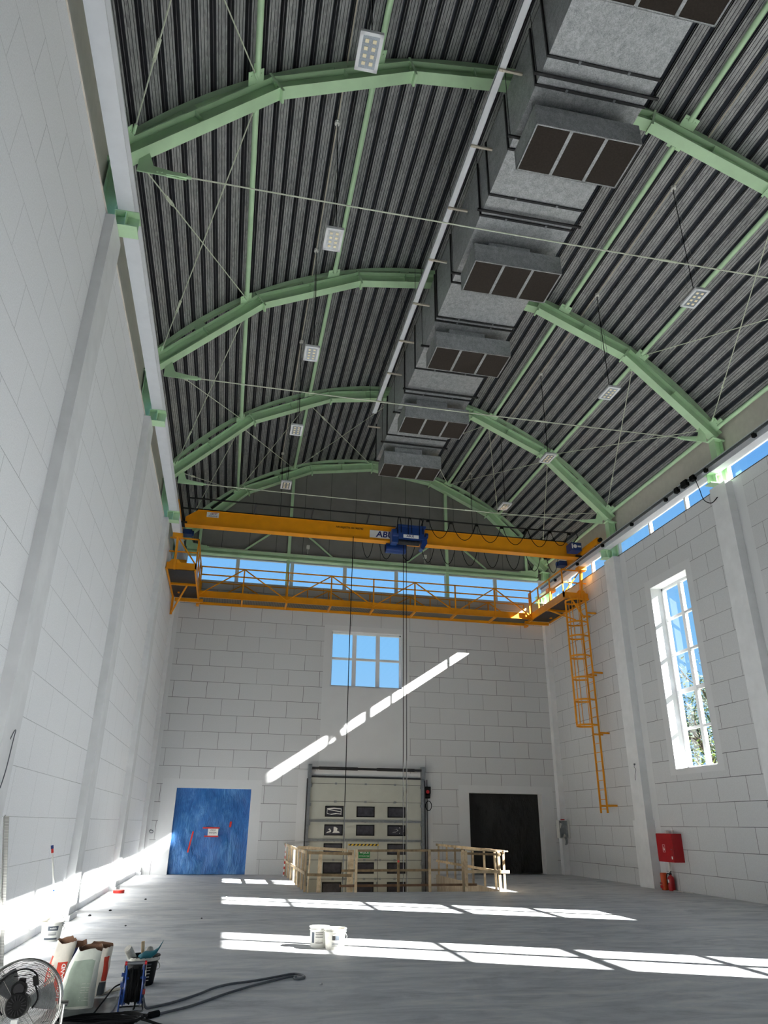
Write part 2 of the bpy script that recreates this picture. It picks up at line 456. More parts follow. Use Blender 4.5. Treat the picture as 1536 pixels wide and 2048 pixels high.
# right wall with three tall windows and an opening added for light
wins = [(5.41 + 6 * k, 7.30 + 6 * k, 3.11, 8.44) for k in (0, 1, 2)] + [(-1.5, 0.9, 2.2, 9.0)]
mb = MB()
grid_wall(mb, [YB, YF + 0.5] + [u for w in wins for u in w[:2]], [0, 2.2, 3.11, 8.44, 9.0, ZT], wins, lambda u, w, t: (t, -u, w), XR, XR + 0.55, 0, 1)
for i in range(len(mb.v)): mb.v[i].y *= -1
mb.f = [tuple(reversed(f)) for f in mb.f]
for y in PILY + [26.75]:
    if y < 0: continue
    mb.box((XPR, y, 0), (XR + 0.05, min(y + PW, 27.0), ZT - 0.03), 1)
    if 20 < y < 22: mb.box((XPR - 0.035, y - 0.06, 0), (XR + 0.05, y + PW + 0.06, 1.78), 1)
struct(mb.build('wall_right', ['wallR', 'plaster'], origin=(0, 0, 0)), 'white block right wall with pilasters and tall window openings')
# far wall
holes = [(-1.62, 0.9, 0, 2.66), (3.487, 6.266, 6.32, 8.44), (8.8, 11.65, 0, 2.69), (2.915, 6.985, PITZ, 3.14)]
mb = MB()
grid_wall(mb, [XL - 0.45, XR + 0.55] + [u for h in holes for u in h[:2]], [PITZ, 0, 2.66, 2.69, 3.14, 6.32, 8.44, ZT], holes, lambda u, w, t: (u, t, w), YF, YF + 0.5, 0, 1)
struct(mb.build('wall_far', ['wallF', 'reveal'], origin=(0, 0, 0)), 'white block far wall with window, sectional door and two doorways')
# wall behind the viewpoint
mb = MB(); mb.box((XL - 0.45, YB - .4, 0), (XR + 0.55, YB, 16.2)); struct(mb.build('wall_near', ['wallB'], origin=(0, 0, 0)), 'wall behind the viewpoint')

# gable sheet above the far clerestory
RD = 9.345
mb = MB(); pts = [(-3.0, 27.02, 11.16), (12.8, 27.02, 11.16)]
for k in range(41):
    a = asin(7.9 / 9.5) * (1 - 2 * k / 40); pts.append((XC + 9.5 * sin(a), 27.02, ZC + 9.5 * cos(a)))
mb.poly(pts); mb.poly([(p[0], 27.2, p[2]) for p in reversed(pts)])
n = len(pts)
for k in range(n):
    a, b = pts[k], pts[(k + 1) % n]
    mb.add([a, b, (b[0], 27.2, b[2]), (a[0], 27.2, a[2])], [(0, 1, 2, 3)])
struct(mb.build('wall_gable', ['gable'], origin=(0, 0, 0)), 'dark grey sheet cladding of the gable under the arched roof')

# corrugated arched roof deck
def deck():
    mb = MB(); half = asin(7.78 / RD); L = 2 * half * RD; n = 53; pitch = L / n
    prof = [(0, 0, 0), (.10, 0, 1), (.115, .016, 1), (.13, 0, 0), (.295, 0, 1), (.31, .016, 1), (.325, 0, 0), (.49, 0, 1), (.505, .016, 1), (.52, 0, 0), (.62, 0, 1), (.65, .07, 0), (.665, .07, 1), (.70, .15, 2), (.92, .15, 1), (.95, .07, 0), (.97, .07, 1)]
    pts = []; mis = []
    for i in range(n):
        for s, d, mi in prof:
            pts.append(((i + s) * pitch, d)); mis.append(mi)
    pts.append((n * pitch, 0))
    ys = [YB - 0.2, 3.2, 9.2, 15.2, 21.2, 27.3]
    rows = []
    for y in ys:
        row = []
        for s, d in pts:
            a = -half + s / RD; r = RD + d
            row.append((XC + r * sin(a), y, ZC + r * cos(a)))
        rows.append(row)
    m = len(pts); vs = [p for r in rows for p in r]; b = 0
    for j in range(len(ys) - 1):
        for k in range(m - 1):
            mb.add([rows[j][k], rows[j][k + 1], rows[j + 1][k + 1], rows[j + 1][k]], [(0, 1, 2, 3)], mis[k])
    return mb
struct(deck().build('ceiling', ['deck', 'deckweb', 'decktop'], origin=(0, 0, 0)), 'dark corrugated steel deck of the arched roof')

# clerestory bands: sills, fascias, glazing
mb = MB(); mb.box((XL - 0.45, YB, ZT), (XL + 0.02, 27.0, ZT + 0.03)); struct(mb.build('trim_2', ['fascia'], origin=(0, 0, 0)), 'cream sheet coping on top of the left wall')
mb = MB(); mb.box((XR - 0.02, YB, ZT), (XR + 0.5, 27.0, ZT + 0.015)); struct(mb.build('trim_3', ['coping'], origin=(0, 0, 0)), 'cream sheet coping on top of the right wall')
mb = MB(); mb.box((XL, 26.98, ZT), (XR, 27.4, ZT + 0.03)); struct(mb.build('trim_4', ['fascia'], origin=(0, 0, 0)), 'cream sheet coping on top of the far wall')
mb = MB(); mb.box((-2.86, YB, 10.82), (-2.80, 27.2, 12.05)); mb.box((-2.98, YB, 10.78), (-2.80, 27.2, 10.82)); struct(mb.build('trim_5', ['fascia'], origin=(0, 0, 0)), 'beige eaves panel above the left clerestory')
mb = MB(); mb.box((12.62, YB, 10.78), (12.68, 27.2, 12.05)); mb.box((12.62, YB, 10.74), (12.84, 27.2, 10.78)); struct(mb.build('trim_6', ['fascia'], origin=(0, 0, 0)), 'beige eaves panel above the right clerestory')

WN = [0]
def window(label, origin):
    WN[0] += 1
    o = empty('window_%d' % WN[0], origin); o['kind'] = 'structure'; o['label'] = label
    return o

def clerestory_side(x, lab):
    w = window(lab, (x, 12, ZT + 0.03))
    z0, z1 = ZT + 0.03, 10.76
    mb = MB(); mb.box((x - 0.04, YB, z0), (x + 0.04, 27.2, z0 + 0.05)); mb.box((x - 0.04, YB, z1 - 0.04), (x + 0.04, 27.2, z1))
    mb.build('frame', ['pvc'], w)
    ys = [-2.9 + 2.0 * k + 0.16 for k in range(0, 16)]
    for y in ys:
        if y < 27: MB().box((x - 0.06, y - 0.045, z0), (x + 0.05, y + 0.045, z1)).build('mullion', ['pvc'], w)
    for a, b in zip(ys[:-1], ys[1:]):
        MB().add([(x, a + .045, z0 + .05), (x, b - .045, z0 + .05), (x, b - .045, z1 - .04), (x, a + .045, z1 - .04)], [(0, 1, 2, 3)]).build('pane', ['glass'], w)
clerestory_side(12.76, 'long clerestory glazing strip above the right wall')
clerestory_side(-2.90, 'long clerestory glazing strip above the left wall')
def clerestory_far():
    y = 27.25; w = window('clerestory glazing strip under the gable above the far wall', (XC, y, ZT + 0.03))
    z0, z1 = ZT + 0.03, 11.17
    xs = [-2.6] + [-0.32 + 2.13 * k for k in range(6)] + [12.5]
    MB().box((-3, y - .04, z0), (12.8, y + .04, z0 + .05)).box((-3, y - .04, z1 - .05), (12.8, y + .04, z1 + 0.02)).build('frame', ['pvc'], w)
    for x in xs: MB().box((x - .07, y - .06, z0), (x + .07, y + .05, z1)).build('mullion', ['pvc'], w)
    for a, b in zip(xs[:-1], xs[1:]):
        MB().add([(a + .07, y, z0 + .05), (b - .07, y, z0 + .05), (b - .07, y, z1 - .05), (a + .07, y, z1 - .05)], [(0, 1, 2, 3)]).build('pane', ['glass'], w)
clerestory_far()

def tall_window(y0, y1, lab):
    z0, z1 = 3.11, 8.44; x = XR + 0.42
    w = window(lab, (x, (y0 + y1) / 2, z0))
    f = 0.075
    MB().box((x - .05, y0, z0), (x + .05, y0 + f, z1)).box((x - .05, y1 - f, z0), (x + .05, y1, z1)).box((x - .05, y0, z0), (x + .05, y1, z0 + f)).box((x - .05, y0, z1 - f), (x + .05, y1, z1)).build('frame', ['pvc'], w, bevel=.006)
    ym = (y0 + y1) / 2
    MB().box((x - .055, ym - .07, z0), (x + .05, ym + .07, z1)).build('mullion', ['pvc'], w, bevel=.006)
    tz = [4.20, 5.25, 6.36, 7.44]
    for t in tz:
        h = 0.06 if abs(t - 5.25) < .01 else 0.035
        MB().box((x - .045, y0 + f, t - h), (x + .045, y1 - f, t + h)).build('transom', ['pvc'], w)
    zz = [z0] + tz + [z1]
    for a, b in ((y0 + f, ym - .07), (ym + .07, y1 - f)):
        for c, d in zip(zz[:-1], zz[1:]):
            MB().add([(x, a, c), (x, b, c), (x, b, d), (x, a, d)], [(0, 1, 2, 3)]).build('pane', ['glass'], w)
tall_window(17.41, 19.30, 'tall white ten-pane window in the right wall with a tree behind')
tall_window(11.41, 13.30, 'tall white window in the right wall, outside the frame')
tall_window(5.41, 7.30, 'tall white window in the right wall beside the viewpoint')
w = window('unseen glazed opening added in the right wall to light the hall', (XR + .3, .3, 2.2))  # added out of view to let more sun into the hall
mb = MB()
for k in range(3): y = -1.5 + 2.4 * k / 2; mb.box((XR + .25, y - .05, 2.2), (XR + .35, y + .05, 9.0))
for k in range(6): z = 2.2 + 6.8 * k / 5; mb.box((XR + .26, -1.5, z - .05), (XR + .34, .9, z + .05))
mb.build('frame', ['pvc'], w)
MB().add([(XR + .3, -1.5, 2.2), (XR + .3, .9, 2.2), (XR + .3, .9, 9.0), (XR + .3, -1.5, 9.0)], [(0, 1, 2, 3)]).build('pane', ['glass'], w)

def far_window():
    x0, x1, z0, z1 = 3.487, 6.266, 6.32, 8.44; y = YF + 0.22; f = .07
    w = window('square six-pane white window high in the far wall', (XC, y, z0))
    MB().box((x0, y - .05, z0), (x0 + f, y + .05, z1)).box((x1 - f, y - .05, z0), (x1, y + .05, z1)).box((x0, y - .05, z0), (x1, y + .05, z0 + f)).box((x0, y - .05, z1 - f), (x1, y + .05, z1)).build('frame', ['pvc'], w, bevel=.006)
    xm = [x0 + (x1 - x0) * k / 3 for k in (1, 2)]; zm = (z0 + z1) / 2 + .03
    for xx in xm: MB().box((xx - .075, y - .055, z0), (xx + .075, y + .05, z1)).build('mullion', ['pvc'], w, bevel=.006)
    MB().box((x0, y - .045, zm - .04), (x1, y + .045, zm + .04)).build('transom', ['pvc'], w)
    xs = [x0 + f, xm[0] - .075, xm[0] + .075, xm[1] - .075, xm[1] + .075, x1 - f]
    for a, b in ((0, 1), (2, 3), (4, 5)):
        for c, d in ((z0 + f, zm - .04), (zm + .04, z1 - f)):
            MB().add([(xs[a], y, c), (xs[b], y, c), (xs[b], y, d), (xs[a], y, d)], [(0, 1, 2, 3)]).build('pane', ['glass'], w)
far_window()
#PART2
# ------------------------------------------------------------------ green arched frames
FY = [9.156, 15.156, 21.156, 26.85]
NODES = [(-7.5, 11.45), (-5.07, 13.85), (-2.55, 15.06), (0, 15.46), (2.55, 15.06), (5.07, 13.85), (7.5, 11.45)]
BH = 0.30
def rad(n): d = V((n[0], 0, n[1] - ZC)); return d.normalized()
TOPW = 0.26
def seg_dir(a, b): return V((b[0] - a[0], 0, b[1] - a[1])).normalized()
def node_bis(i):
    ds = []
    if i > 0: ds.append(seg_dir(NODES[i - 1], NODES[i]))
    if i < 6: ds.append(seg_dir(NODES[i], NODES[i + 1]))
    ns = [V((-d.z, 0, d.x)) for d in ds]           # upward normals
    b = sum(ns, V((0, 0, 0))).normalized()
    return b / b.dot(ns[0])
def isec(i, h0=0.0, h1=BH, w=TOPW, tf=.018, tw=.012):
    P = V((NODES[i][0], 0, NODES[i][1])); b = node_bis(i)
    prof = [(-w / 2, h0), (w / 2, h0), (w / 2, h0 + tf), (tw / 2, h0 + tf), (tw / 2, h1 - tf), (w / 2, h1 - tf), (w / 2, h1), (-w / 2, h1), (-w / 2, h1 - tf), (-tw / 2, h1 - tf), (-tw / 2, h0 + tf), (-w / 2, h0 + tf)]
    return [P + b * h + V((0, y, 0)) for y, h in prof]

def make_frame():
    root = empty('steel_arch_frame', (0, 0, 0))
    B = lambda mb, n, m='green', **k: mb.build(n, [m], root, local=True, **k)
    for i in range(6):
        seg = B(MB().sweep([isec(i), isec(i + 1)]), 'beam_segment')
        a, b = V((NODES[i][0], 0, NODES[i][1])), V((NODES[i + 1][0], 0, NODES[i + 1][1])); d = (b - a).normalized(); nn = V((-d.z, 0, d.x))
        mid = a.lerp(b, .5)
        mb = MB(); mb.bar(mid + nn * .018, mid + nn * .282, .012, .244, up=(0, 1, 0)); mb.build('stiffener', ['green'], seg, local=True)
        # spacer between chord and curved rail
        r0 = (mid + nn * BH); rr = rad((r0.x, r0.z)); top = V((0, 0, ZC)) + rr * 9.23
        mb = MB(); mb.bar(r0, top, .26, .10, up=(0, 1, 0)); mb.build('spacer', ['green'], seg, local=True)
    for i in (1, 2, 3, 4, 5):
        P = V((NODES[i][0], 0, NODES[i][1])); b = node_bis(i).normalized()
        mb = MB(); mb.bar(P - b * .095, P + b * (BH + .09), .045, .26, up=(0, 1, 0))
        for k in range(4):
            for s in (-1, 1):
                q = P + b * (.0 + .09 * k) + V((0, s * .085, 0)); t = V((b.z, 0, -b.x))
                mb.cyl(q - t * .045, q + t * .045, .016, 6)
        B(mb, 'end_plate')
    # curved rail under the deck
    A = asin(7.55 / 9.3); secs = []
    for k in range(49):
        a = -A + 2 * A * k / 48; e = V((sin(a), 0, cos(a))); c = V((0, 0, ZC))
        secs.append([c + e * 9.22 + V((0, -.05, 0)), c + e * 9.22 + V((0, .05, 0)), c + e * 9.34 + V((0, .05, 0)), c + e * 9.34 + V((0, -.05, 0))])
    B(MB().sweep(secs), 'curved_rail')
    for s in (-1, 1):
        # column (I section), cap plate, corbel
        cx = s * 7.53; z0, z1 = ZT - .03, 11.42
        mb = MB(); mb.box((cx - .125, -.12, z0), (cx - .107, .12, z1)).box((cx + .107, -.12, z0), (cx + .125, .12, z1)).box((cx - .11, -.008, z0), (cx + .11, .008, z1))
        mb.box((cx - .14, -.13, z0), (cx + .14, .13, z0 + .02)); B(mb, 'column')
        mb = MB(); mb.bar((cx - .17 * s, 0, 11.46), (cx + .2 * s, 0, 11.40), .30, .035); B(mb, 'cap_plate')
        x0, x1 = s * 7.05, s * 7.42
        mb = MB(); mb.box((x0, -.135, 10.05), (x1, .135, 10.068)).box((x0, -.135, 10.330), (x1, .135, 10.348)).box((x0, -.007, 10.068), (x1, .007, 10.33))
        for xx in (s * 7.24,): mb.box((xx - .007, -.13, 10.068), (xx + .007, .13, 10.33))
        B(mb, 'corbel')
        # gusset and tie-rod fork
        g0, g1 = s * 7.25, s * 6.62
        mb = MB(); mb.add([(g0, -.01, 11.62), (g0, -.01, 11.36), (g1, -.01, 11.35), (g1, -.01, 11.46), (s * 7.0, -.01, 11.52), (s * 7.1, -.01, 11.80)] + [(g0, .01, 11.62), (g0, .01, 11.36), (g1, .01, 11.35), (g1, .01, 11.46), (s * 7.0, .01, 11.52), (s * 7.1, .01, 11.80)],
            [(0, 1, 2, 3, 4, 5), (11, 10, 9, 8, 7, 6)] + [(k, (k + 1) % 6, (k + 1) % 6 + 6, k + 6) for k in range(6)])
        for xx in (6.72, 6.86, 6.93): mb.cyl((s * xx, -.03, 11.41), (s * xx, .03, 11.41), .018, 8)
        mb.box((s * 6.78, -.035, 11.365), (s * 6.46, -.015, 11.445)).box((s * 6.78, .015, 11.365), (s * 6.46, .035, 11.445)).cyl((s * 6.58, 0, 11.405), (s * 6.38, 0, 11.405), .03, 8)
        B(mb, 'tie_gusset')
        # node plates for the roof tubes and rods
        for dx in (3.3, 5.5, 7.42):
            ang = asin(dx / 9.08); e = V((s * sin(ang), 0, cos(ang))); t = V((cos(ang), 0, -s * sin(ang))); c = V((0, 0, ZC)) + e * 9.12
            for sy in (-1, 1):
                mb = MB()
                mb.bar(c + t * -.16 + V((0, sy * .25, 0)), c + t * .16 + V((0, sy * .25, 0)), .26, .012, up=e)
                for q in (-.1, 0, .1): mb.cyl(c + t * q + V((0, sy * .30, 0)) - e * .02, c + t * q + V((0, sy * .30, 0)) + e * .02, .016, 6)
                mb.bar(c + V((0, sy * .30, 0)), c + V((0, sy * .52, 0)), .10, .016, up=e)
                B(mb, 'node_plate')
    pts = [(-6.4 + 12.8 * k / 12, 0, 11.405 - .03 * sin(pi * k / 12)) for k in range(13)]
    tr = B(MB().tube(pts, .014, 6), 'tie_rod', 'rodgreen')
    mb = MB(); mb.cyl((2.2, 0, 11.383), (2.55, 0, 11.384), .022, 8); mb.build('tie_coupler', ['rodgreen'], tr, local=True)
    return root
fr = make_frame()
flab = ['nearest green steel arch under the roof, cut by the duct near the photo top', 'second green steel arch from the viewpoint, behind the nearest one',
        'third green steel arch, the last before the gable arch', 'farthest green steel arch, standing against the grey gable']
frames = [fr] + [copy_tree(fr) for _ in range(3)]
for o, y, lb in zip(frames, FY, flab):
    o.location = (XC, y, 0); tag(o, lb, 'arch', 'green steel roof arches')

# ------------------------------------------------------------------ roof tubes between the frames
TXS = [(-5.5, 'lower left'), (-3.3, 'upper left'), (3.3, 'upper right'), (5.5, 'lower right'), (7.5, 'right eaves'), (-7.5, 'left eaves')]
bays = [(3.3, 8.74, 'in the bay above the viewpoint'), (9.57, 14.74, 'between the nearest and second arches'), (15.57, 20.74, 'between the second and third arches'), (21.57, 26.45, 'between the third arch and the gable')]
def roof_pt(dx, r): return V((XC + dx, 0, ZC + sqrt(r * r - dx * dx)))
for dx, nm in TXS:
    for (a, b, bn) in bays:
        if a < 5 and dx > 5: continue
        p = roof_pt(dx, 9.11)
        o = MB().cyl((p.x, a - .12, p.z), (p.x, b + .12, p.z), .058, 14).build('roof_tube', ['green'], smooth=40)
        tag(o, 'pale green %s roof tube %s' % (nm, bn), 'tube', 'green tubes between the roof arches')

# ------------------------------------------------------------------ bracing rods with turnbuckles
def nodept(dx, y, dy): p = roof_pt(dx, 9.08); return V((p.x, y + dy, p.z))
def rod(p, q, label, frac=.22):
    d = (q - p); u = d.normalized()
    r = empty('bracing_rod', p, label, 'rod', 'thin bracing rods under the roof')
    MB().cyl(p, q, .012, 6).build('rod', ['rodgreen'], r)
    c = p + d * frac; s = u.orthogonal().normalized()
    mb = MB()
    for e in (-1, 1): mb.bar(c - u * .13 + s * .022 * e, c + u * .13 + s * .022 * e, .014, .022, up=s)
    mb.cyl(c - u * .17, c - u * .11, .028, 8).cyl(c + u * .11, c + u * .17, .028, 8)
    mb.build('turnbuckle', ['rodgreen'], r)
    MB().cyl(p, p + u * .16, .026, 8).cyl(q - u * .16, q, .026, 8).build('fork_end', ['green'], r)
FYY = [3.156] + FY
bn = ['before the nearest arch', 'before the second arch', 'before the third arch', 'before the gable arch']
for b in range(4):
    ya, yb = FYY[b], FYY[b + 1]
    sides = ((-1, 'left'),) if b == 0 else ((-1, 'left'), (1, 'right'))
    for s, sn in sides:
        panels = [(7.35, 5.5, 'lowest')] if b < 3 else [(7.35, 5.5, 'lowest'), (5.5, 3.3, 'middle'), (3.3, .15, 'topmost')]
        for d0, d1, pn in panels:
            rod(nodept(s * d0, ya, .25), nodept(s * d1, yb, -.25), 'thin bracing rod, %s %s roof panel %s, its gable end higher' % (pn, sn, bn[b]))
            rod(nodept(s * d0, yb, -.25), nodept(s * d1, ya, .25), 'thin bracing rod, %s %s roof panel %s, its gable end lower' % (pn, sn, bn[b]))

# ------------------------------------------------------------------ gable posts, ring beam, braces, sensors
g = empty('gable_framing', (XC, 26.85, 10.1), 'green ring beam with posts and slanted braces on the grey gable', 'beam')
MB().box((-2.3, 26.80, 11.24), (12.1, 26.98, 11.36)).box((-2.3, 26.72, 11.10), (12.1, 26.98, 11.14)).box((-2.3, 26.88, 11.13), (12.1, 26.9, 11.25)).build('ring_beam', ['green'], g)
for x, zt in ((1.62, 14.68), (8.14, 14.68)):
    MB().box((x - .06, 26.82, ZT), (x + .06, 26.94, zt)).build('post', ['green'], g)
    for s in (-1, 1):
        MB().bar((x + s * .08, 26.9, 12.75), (x + s * 1.75, 26.9, 11.38), .06, .06).build('brace', ['green'], g)
for s, zt in ((-1, 12.15), (1, 12.15)):
    MB().box((XC + s * 6.75 - .05, 26.86, 11.36), (XC + s * 6.75 + .05, 26.96, zt)).build('brace', ['green'], g)
for x, lb in ((2.35, 'left'), (7.15, 'right')):
    o = MB().box((x - .01, 26.66, 11.37), (x + .01, 26.7, 11.62)).box((x - .06, 26.60, 11.58), (x + .06, 26.72, 11.72)).box((x - .03, 26.585, 11.55), (x + .03, 26.61, 11.6)).build('motion_sensor', ['white_plastic'])
    tag(o, 'small white sensor on a stem on the gable beam, the %s one' % lb, 'sensor')

# ------------------------------------------------------------------ crane runway beams
def ibeam_y(mb, x, y0, y1, z0, h, w, tf=.02, tw=.014):
    mb.box((x - w / 2, y0, z0), (x + w / 2, y1, z0 + tf)).box((x - w / 2, y0, z0 + h - tf), (x + w / 2, y1, z0 + h)).box((x - tw / 2, y0, z0 + tf), (x + tw / 2, y1, z0 + h - tf))
RXL, RXR = -2.345, 12.11
for x, nm in ((RXL, 'left'), (RXR, 'right')):
    r = empty('crane_runway_beam', (x, 12, 10.35), 'long grey crane runway beam on green corbels along the %s wall' % nm, 'beam')
    mb = MB(); ibeam_y(mb, x, YB + .1, 26.6, 10.35, .28, .25, .022); mb.build('beam', ['railgrey'], r)
    MB().box((x - .03, YB + .1, 10.63), (x + .03, 26.5, 10.68)).build('rail', ['zinc'], r)
    MB().box((x - .15, 26.45, 10.63), (x + .15, 26.55, 10.95)).build('end_stop', ['railgrey'], r)
    if x > 5:
        MB().box((x - .175, 0, 10.50), (x - .13, 26.3, 10.56)).build('conductor_line', ['zinc'], r)
        for y in [1.5 + 1.95 * k for k in range(13)]:
            MB().box((x - .19, y - .05, 10.42), (x - .11, y + .05, 10.52)).build('line_bracket', ['black'], r)
        MB().box((x - .24, 15.6, 10.42), (x - .13, 15.78, 10.56)).box((x - .24, 15.95, 10.4), (x - .13, 16.2, 10.58)).box((x - .23, 16.4, 10.4), (x - .13, 16.55, 10.55)).build('feed_box', ['black'], r)
o = MB().tube(smooth_path([(11.92, 15.6, 10.42), (11.96, 15.55, 10.1), (12.0, 15.5, 9.75), (12.1, 15.35, 9.6), (12.2, 15.2, 9.72)], 6), .012, 6).build('hanging_cable', ['rubber'], smooth=60)
tag(o, 'short black cable looping down from the right crane rail to a pilaster top', 'cable')

# ------------------------------------------------------------------ overhead bridge crane
GY = 22.9
g = empty('bridge_crane', (XC, GY, 10.62), 'orange-yellow single-girder overhead crane spanning the hall', 'crane')
mb = MB(); x0, x1 = -2.12, 11.95
prof = [(x0, 10.67), (x1, 10.67), (x1, 10.93), (11.55, 11.2), (-1.75, 11.2), (x0, 10.93)]
for y in (GY - .1, GY + .1): pass
n = len(prof); fr_ = [(p[0], GY - .09, p[1]) for p in prof]; bk = [(p[0], GY + .09, p[1]) for p in prof]
mb.add(fr_ + bk, [tuple(range(n)), tuple(range(2 * n - 1, n - 1, -1))] + [(k, k + n, (k + 1) % n + n, (k + 1) % n) for k in range(n)])
mb.build('girder', ['orange'], g)
MB().box((x0, GY - .16, 10.645), (x1, GY + .16, 10.672)).build('bottom_flange', ['orange'], g)
MB().box((-1.75, GY - .11, 11.195), (11.55, GY + .11, 11.215)).build('top_flange', ['orange'], g)
for x, s in ((RXL, -1), (RXR, 1)):
    ec = MB().box((x - .09, 21.45, 10.71), (x + .09, 24.4, 10.95)).build('end_carriage', ['orange'], g, bevel=.01)
    for y in (21.40, 24.44): MB().cyl((x, y - .06, 10.84), (x, y + .06, 10.84), .07, 14).build('buffer', ['black'], ec)
    for y in (21.7, 24.1): MB().cyl((x - .05, y, 10.76), (x + .05, y, 10.76), .08, 18).build('wheel', ['darksteel'], ec)
    MB().box((x - s * .10, 23.85, 10.72), (x - s * .40, 24.2, 10.90)).cyl((x - s * .25, 24.02, 10.81), (x - s * .46, 24.02, 10.81), .09, 12).build('travel_motor', ['blue_paint'], ec)
    MB().box((x - s * .30, GY - .2, 10.66), (x - s * .05, GY + .2, 10.72)).build('joint_plate', ['darksteel'], ec)
MB().box((11.45, GY - .62, 10.74), (11.85, GY - .20, 11.04)).build('control_cabinet', ['blue_paint'], g, bevel=.01)
mb = MB(); mb.cyl((11.6, GY - .63, 10.89), (11.6, GY - .62, 10.89), .07, 14).box((11.47, GY - .63, 10.8), (11.51, GY - .62, 10.98)).box((11.7, GY - .63, 10.86), (11.82, GY - .62, 10.92)); mb.build('cabinet_marking', ['white'], g)
# festoon track carried on slanted arms
arms = [-1.85, 0.1, 2.05, 4.0, 5.95, 7.9, 9.85]
TY, TZ = GY - .42, 11.46
MB().box((-2.05, TY - .02, TZ), (11.75, TY + .02, TZ + .04)).build('festoon_track', ['darksteel'], g)
for x in arms: MB().bar((x, GY - .05, 11.2), (x + .05, TY, TZ + .05), .04, .04).build('track_arm', ['darksteel'], g)
MB().box((-2.3, GY + .38, 11.42), (11.7, GY + .42, 11.46)).build('rear_track', ['darksteel'], g)
for x in (-1.6, 2.5, 6.6, 10.7): MB().bar((x, GY + .05, 11.2), (x, GY + .4, 11.44), .03, .03).build('track_arm', ['darksteel'], g)
MB().tube([(11.1, TY, TZ + .02), (11.3, TY, 11.5), (11.75, TY - .1, 11.42), (11.8, TY - .1, 11.3), (11.6, GY - .4, 11.04)], .02, 6).build('cable_bracket', ['darksteel'], g)
# plates and lettering
MB().box((-1.45, GY - .105, 10.98), (-1.05, GY - .09, 11.16)).build('maker_sticker', ['white'], g)
text('ABUS\nKRANE', .07, 'navyink', g, (-1.24, GY - .107, 11.05), sx=1.3); MB().box((-1.32, GY - .108, 11.12), (-1.1, GY - .1055, 11.135)).build('sticker_stripe', ['redplastic'], g)
MB().box((4.13, GY - .105, 10.755), (5.35, GY - .09, 11.03)).build('logo_plate', ['white'], g)
text('ABUS', .31, 'navyink', g, (4.76, GY - .108, 10.89), ydir=(.14, 0, 1), sx=1.05, name='logo', bold=.025)
text('NR.REJESTR: 031900742', .095, 'ink', g, (3.42, GY - .093, 11.04), bold=.02)

# hoist trolley
h = empty('hoist_trolley', (5.45, 22.6, 10.35), 'blue wire-rope hoist trolley on the orange crane girder', 'hoist')
mb = MB(); mb.box((5.06, 22.38, 10.66), (6.0, 22.72, 11.14)); mb.build('hoist_housing', ['blue_paint'], h, bevel=.03)
MB().box((5.02, 22.34, 11.08), (6.04, 22.76, 11.16)).build('top_frame', ['blue_paint'], h, bevel=.01)
MB().add([(5.9, 22.4, 10.75), (6.08, 22.4, 10.8), (6.1, 22.4, 10.55), (5.95, 22.4, 10.3), (5.85, 22.4, 10.35), (5.9, 22.4, 10.55)] + [(5.9, 22.7, 10.75), (6.08, 22.7, 10.8), (6.1, 22.7, 10.55), (5.95, 22.7, 10.3), (5.85, 22.7, 10.35), (5.9, 22.7, 10.55)],
    [(0, 1, 2, 3, 4, 5), (11, 10, 9, 8, 7, 6)] + [(k, (k + 1) % 6, (k + 1) % 6 + 6, k + 6) for k in range(6)]).build('side_plate', ['blue_paint'], h)
MB().cyl((4.86, 22.55, 10.84), (5.08, 22.55, 10.84), .2, 20).box((4.84, 22.40, 10.5), (5.07, 22.75, 10.98)).build('gear_case', ['blue_paint'], h, bevel=.02)
MB().cyl((4.72, 22.95, 10.44), (5.45, 22.95, 10.44), .16, 20).box((4.72, 22.82, 10.34), (5.45, 23.1, 10.6)).build('drive_motor', ['blue_paint'], h, bevel=.02)
MB().cyl((5.1, 22.6, 10.6), (5.85, 22.6, 10.6), .10, 18).build('rope_drum', ['darksteel'], h)
MB().cyl((6.05, 22.5, 10.86), (6.14, 22.5, 10.86), .10, 16).build('end_cap', ['blue_paint'], h)
MB().box((5.24, 22.365, 10.68), (5.78, 22.378, 10.80)).build('name_plate', ['white'], h); text('ABUS', .11, 'navyink', h, (5.48, 22.36, 10.74), ydir=(.14, 0, 1), bold=.02)
for x in (5.40, 5.29): MB().cyl((x, 22.62, 10.55), (x, 22.62, -.95), .011, 6).build('hoist_rope', ['black'], h)
MB().box((5.25, 22.55, -1.15), (5.45, 22.7, -.93)).tube(smooth_path([(5.35, 22.62, -1.12), (5.42, 22.62, -1.19), (5.35, 22.62, -1.25), (5.29, 22.62, -1.2)], 5), .02, 8).build('hook_block', ['black'], h)
for k, x in enumerate((5.02, 5.4, 5.8)): MB().tube(smooth_path([(x, 22.33, 10.8), (x, 22.32, 11.2), (x + .05, 22.36, 11.44), (x + .12, 22.36, 11.3), (x + .13, 22.33, 10.85)], 6), .014, 6).build('supply_cable', ['rubber'], h)
# pendant control on its own cable
pn = empty('pendant_control', (3.5, 22.6, 10.6), 'black pendant cable hanging from the crane girder left of the hoist', 'cable')
MB().tube([(3.52, 22.6, 10.65), (3.5, 22.6, 6), (3.52, 22.6, -.3)], .013, 6).build('cable', ['rubber'], pn)
MB().box((3.47, 22.55, -.75), (3.57, 22.65, -.3)).build('control_box', ['black'], pn, bevel=.015)
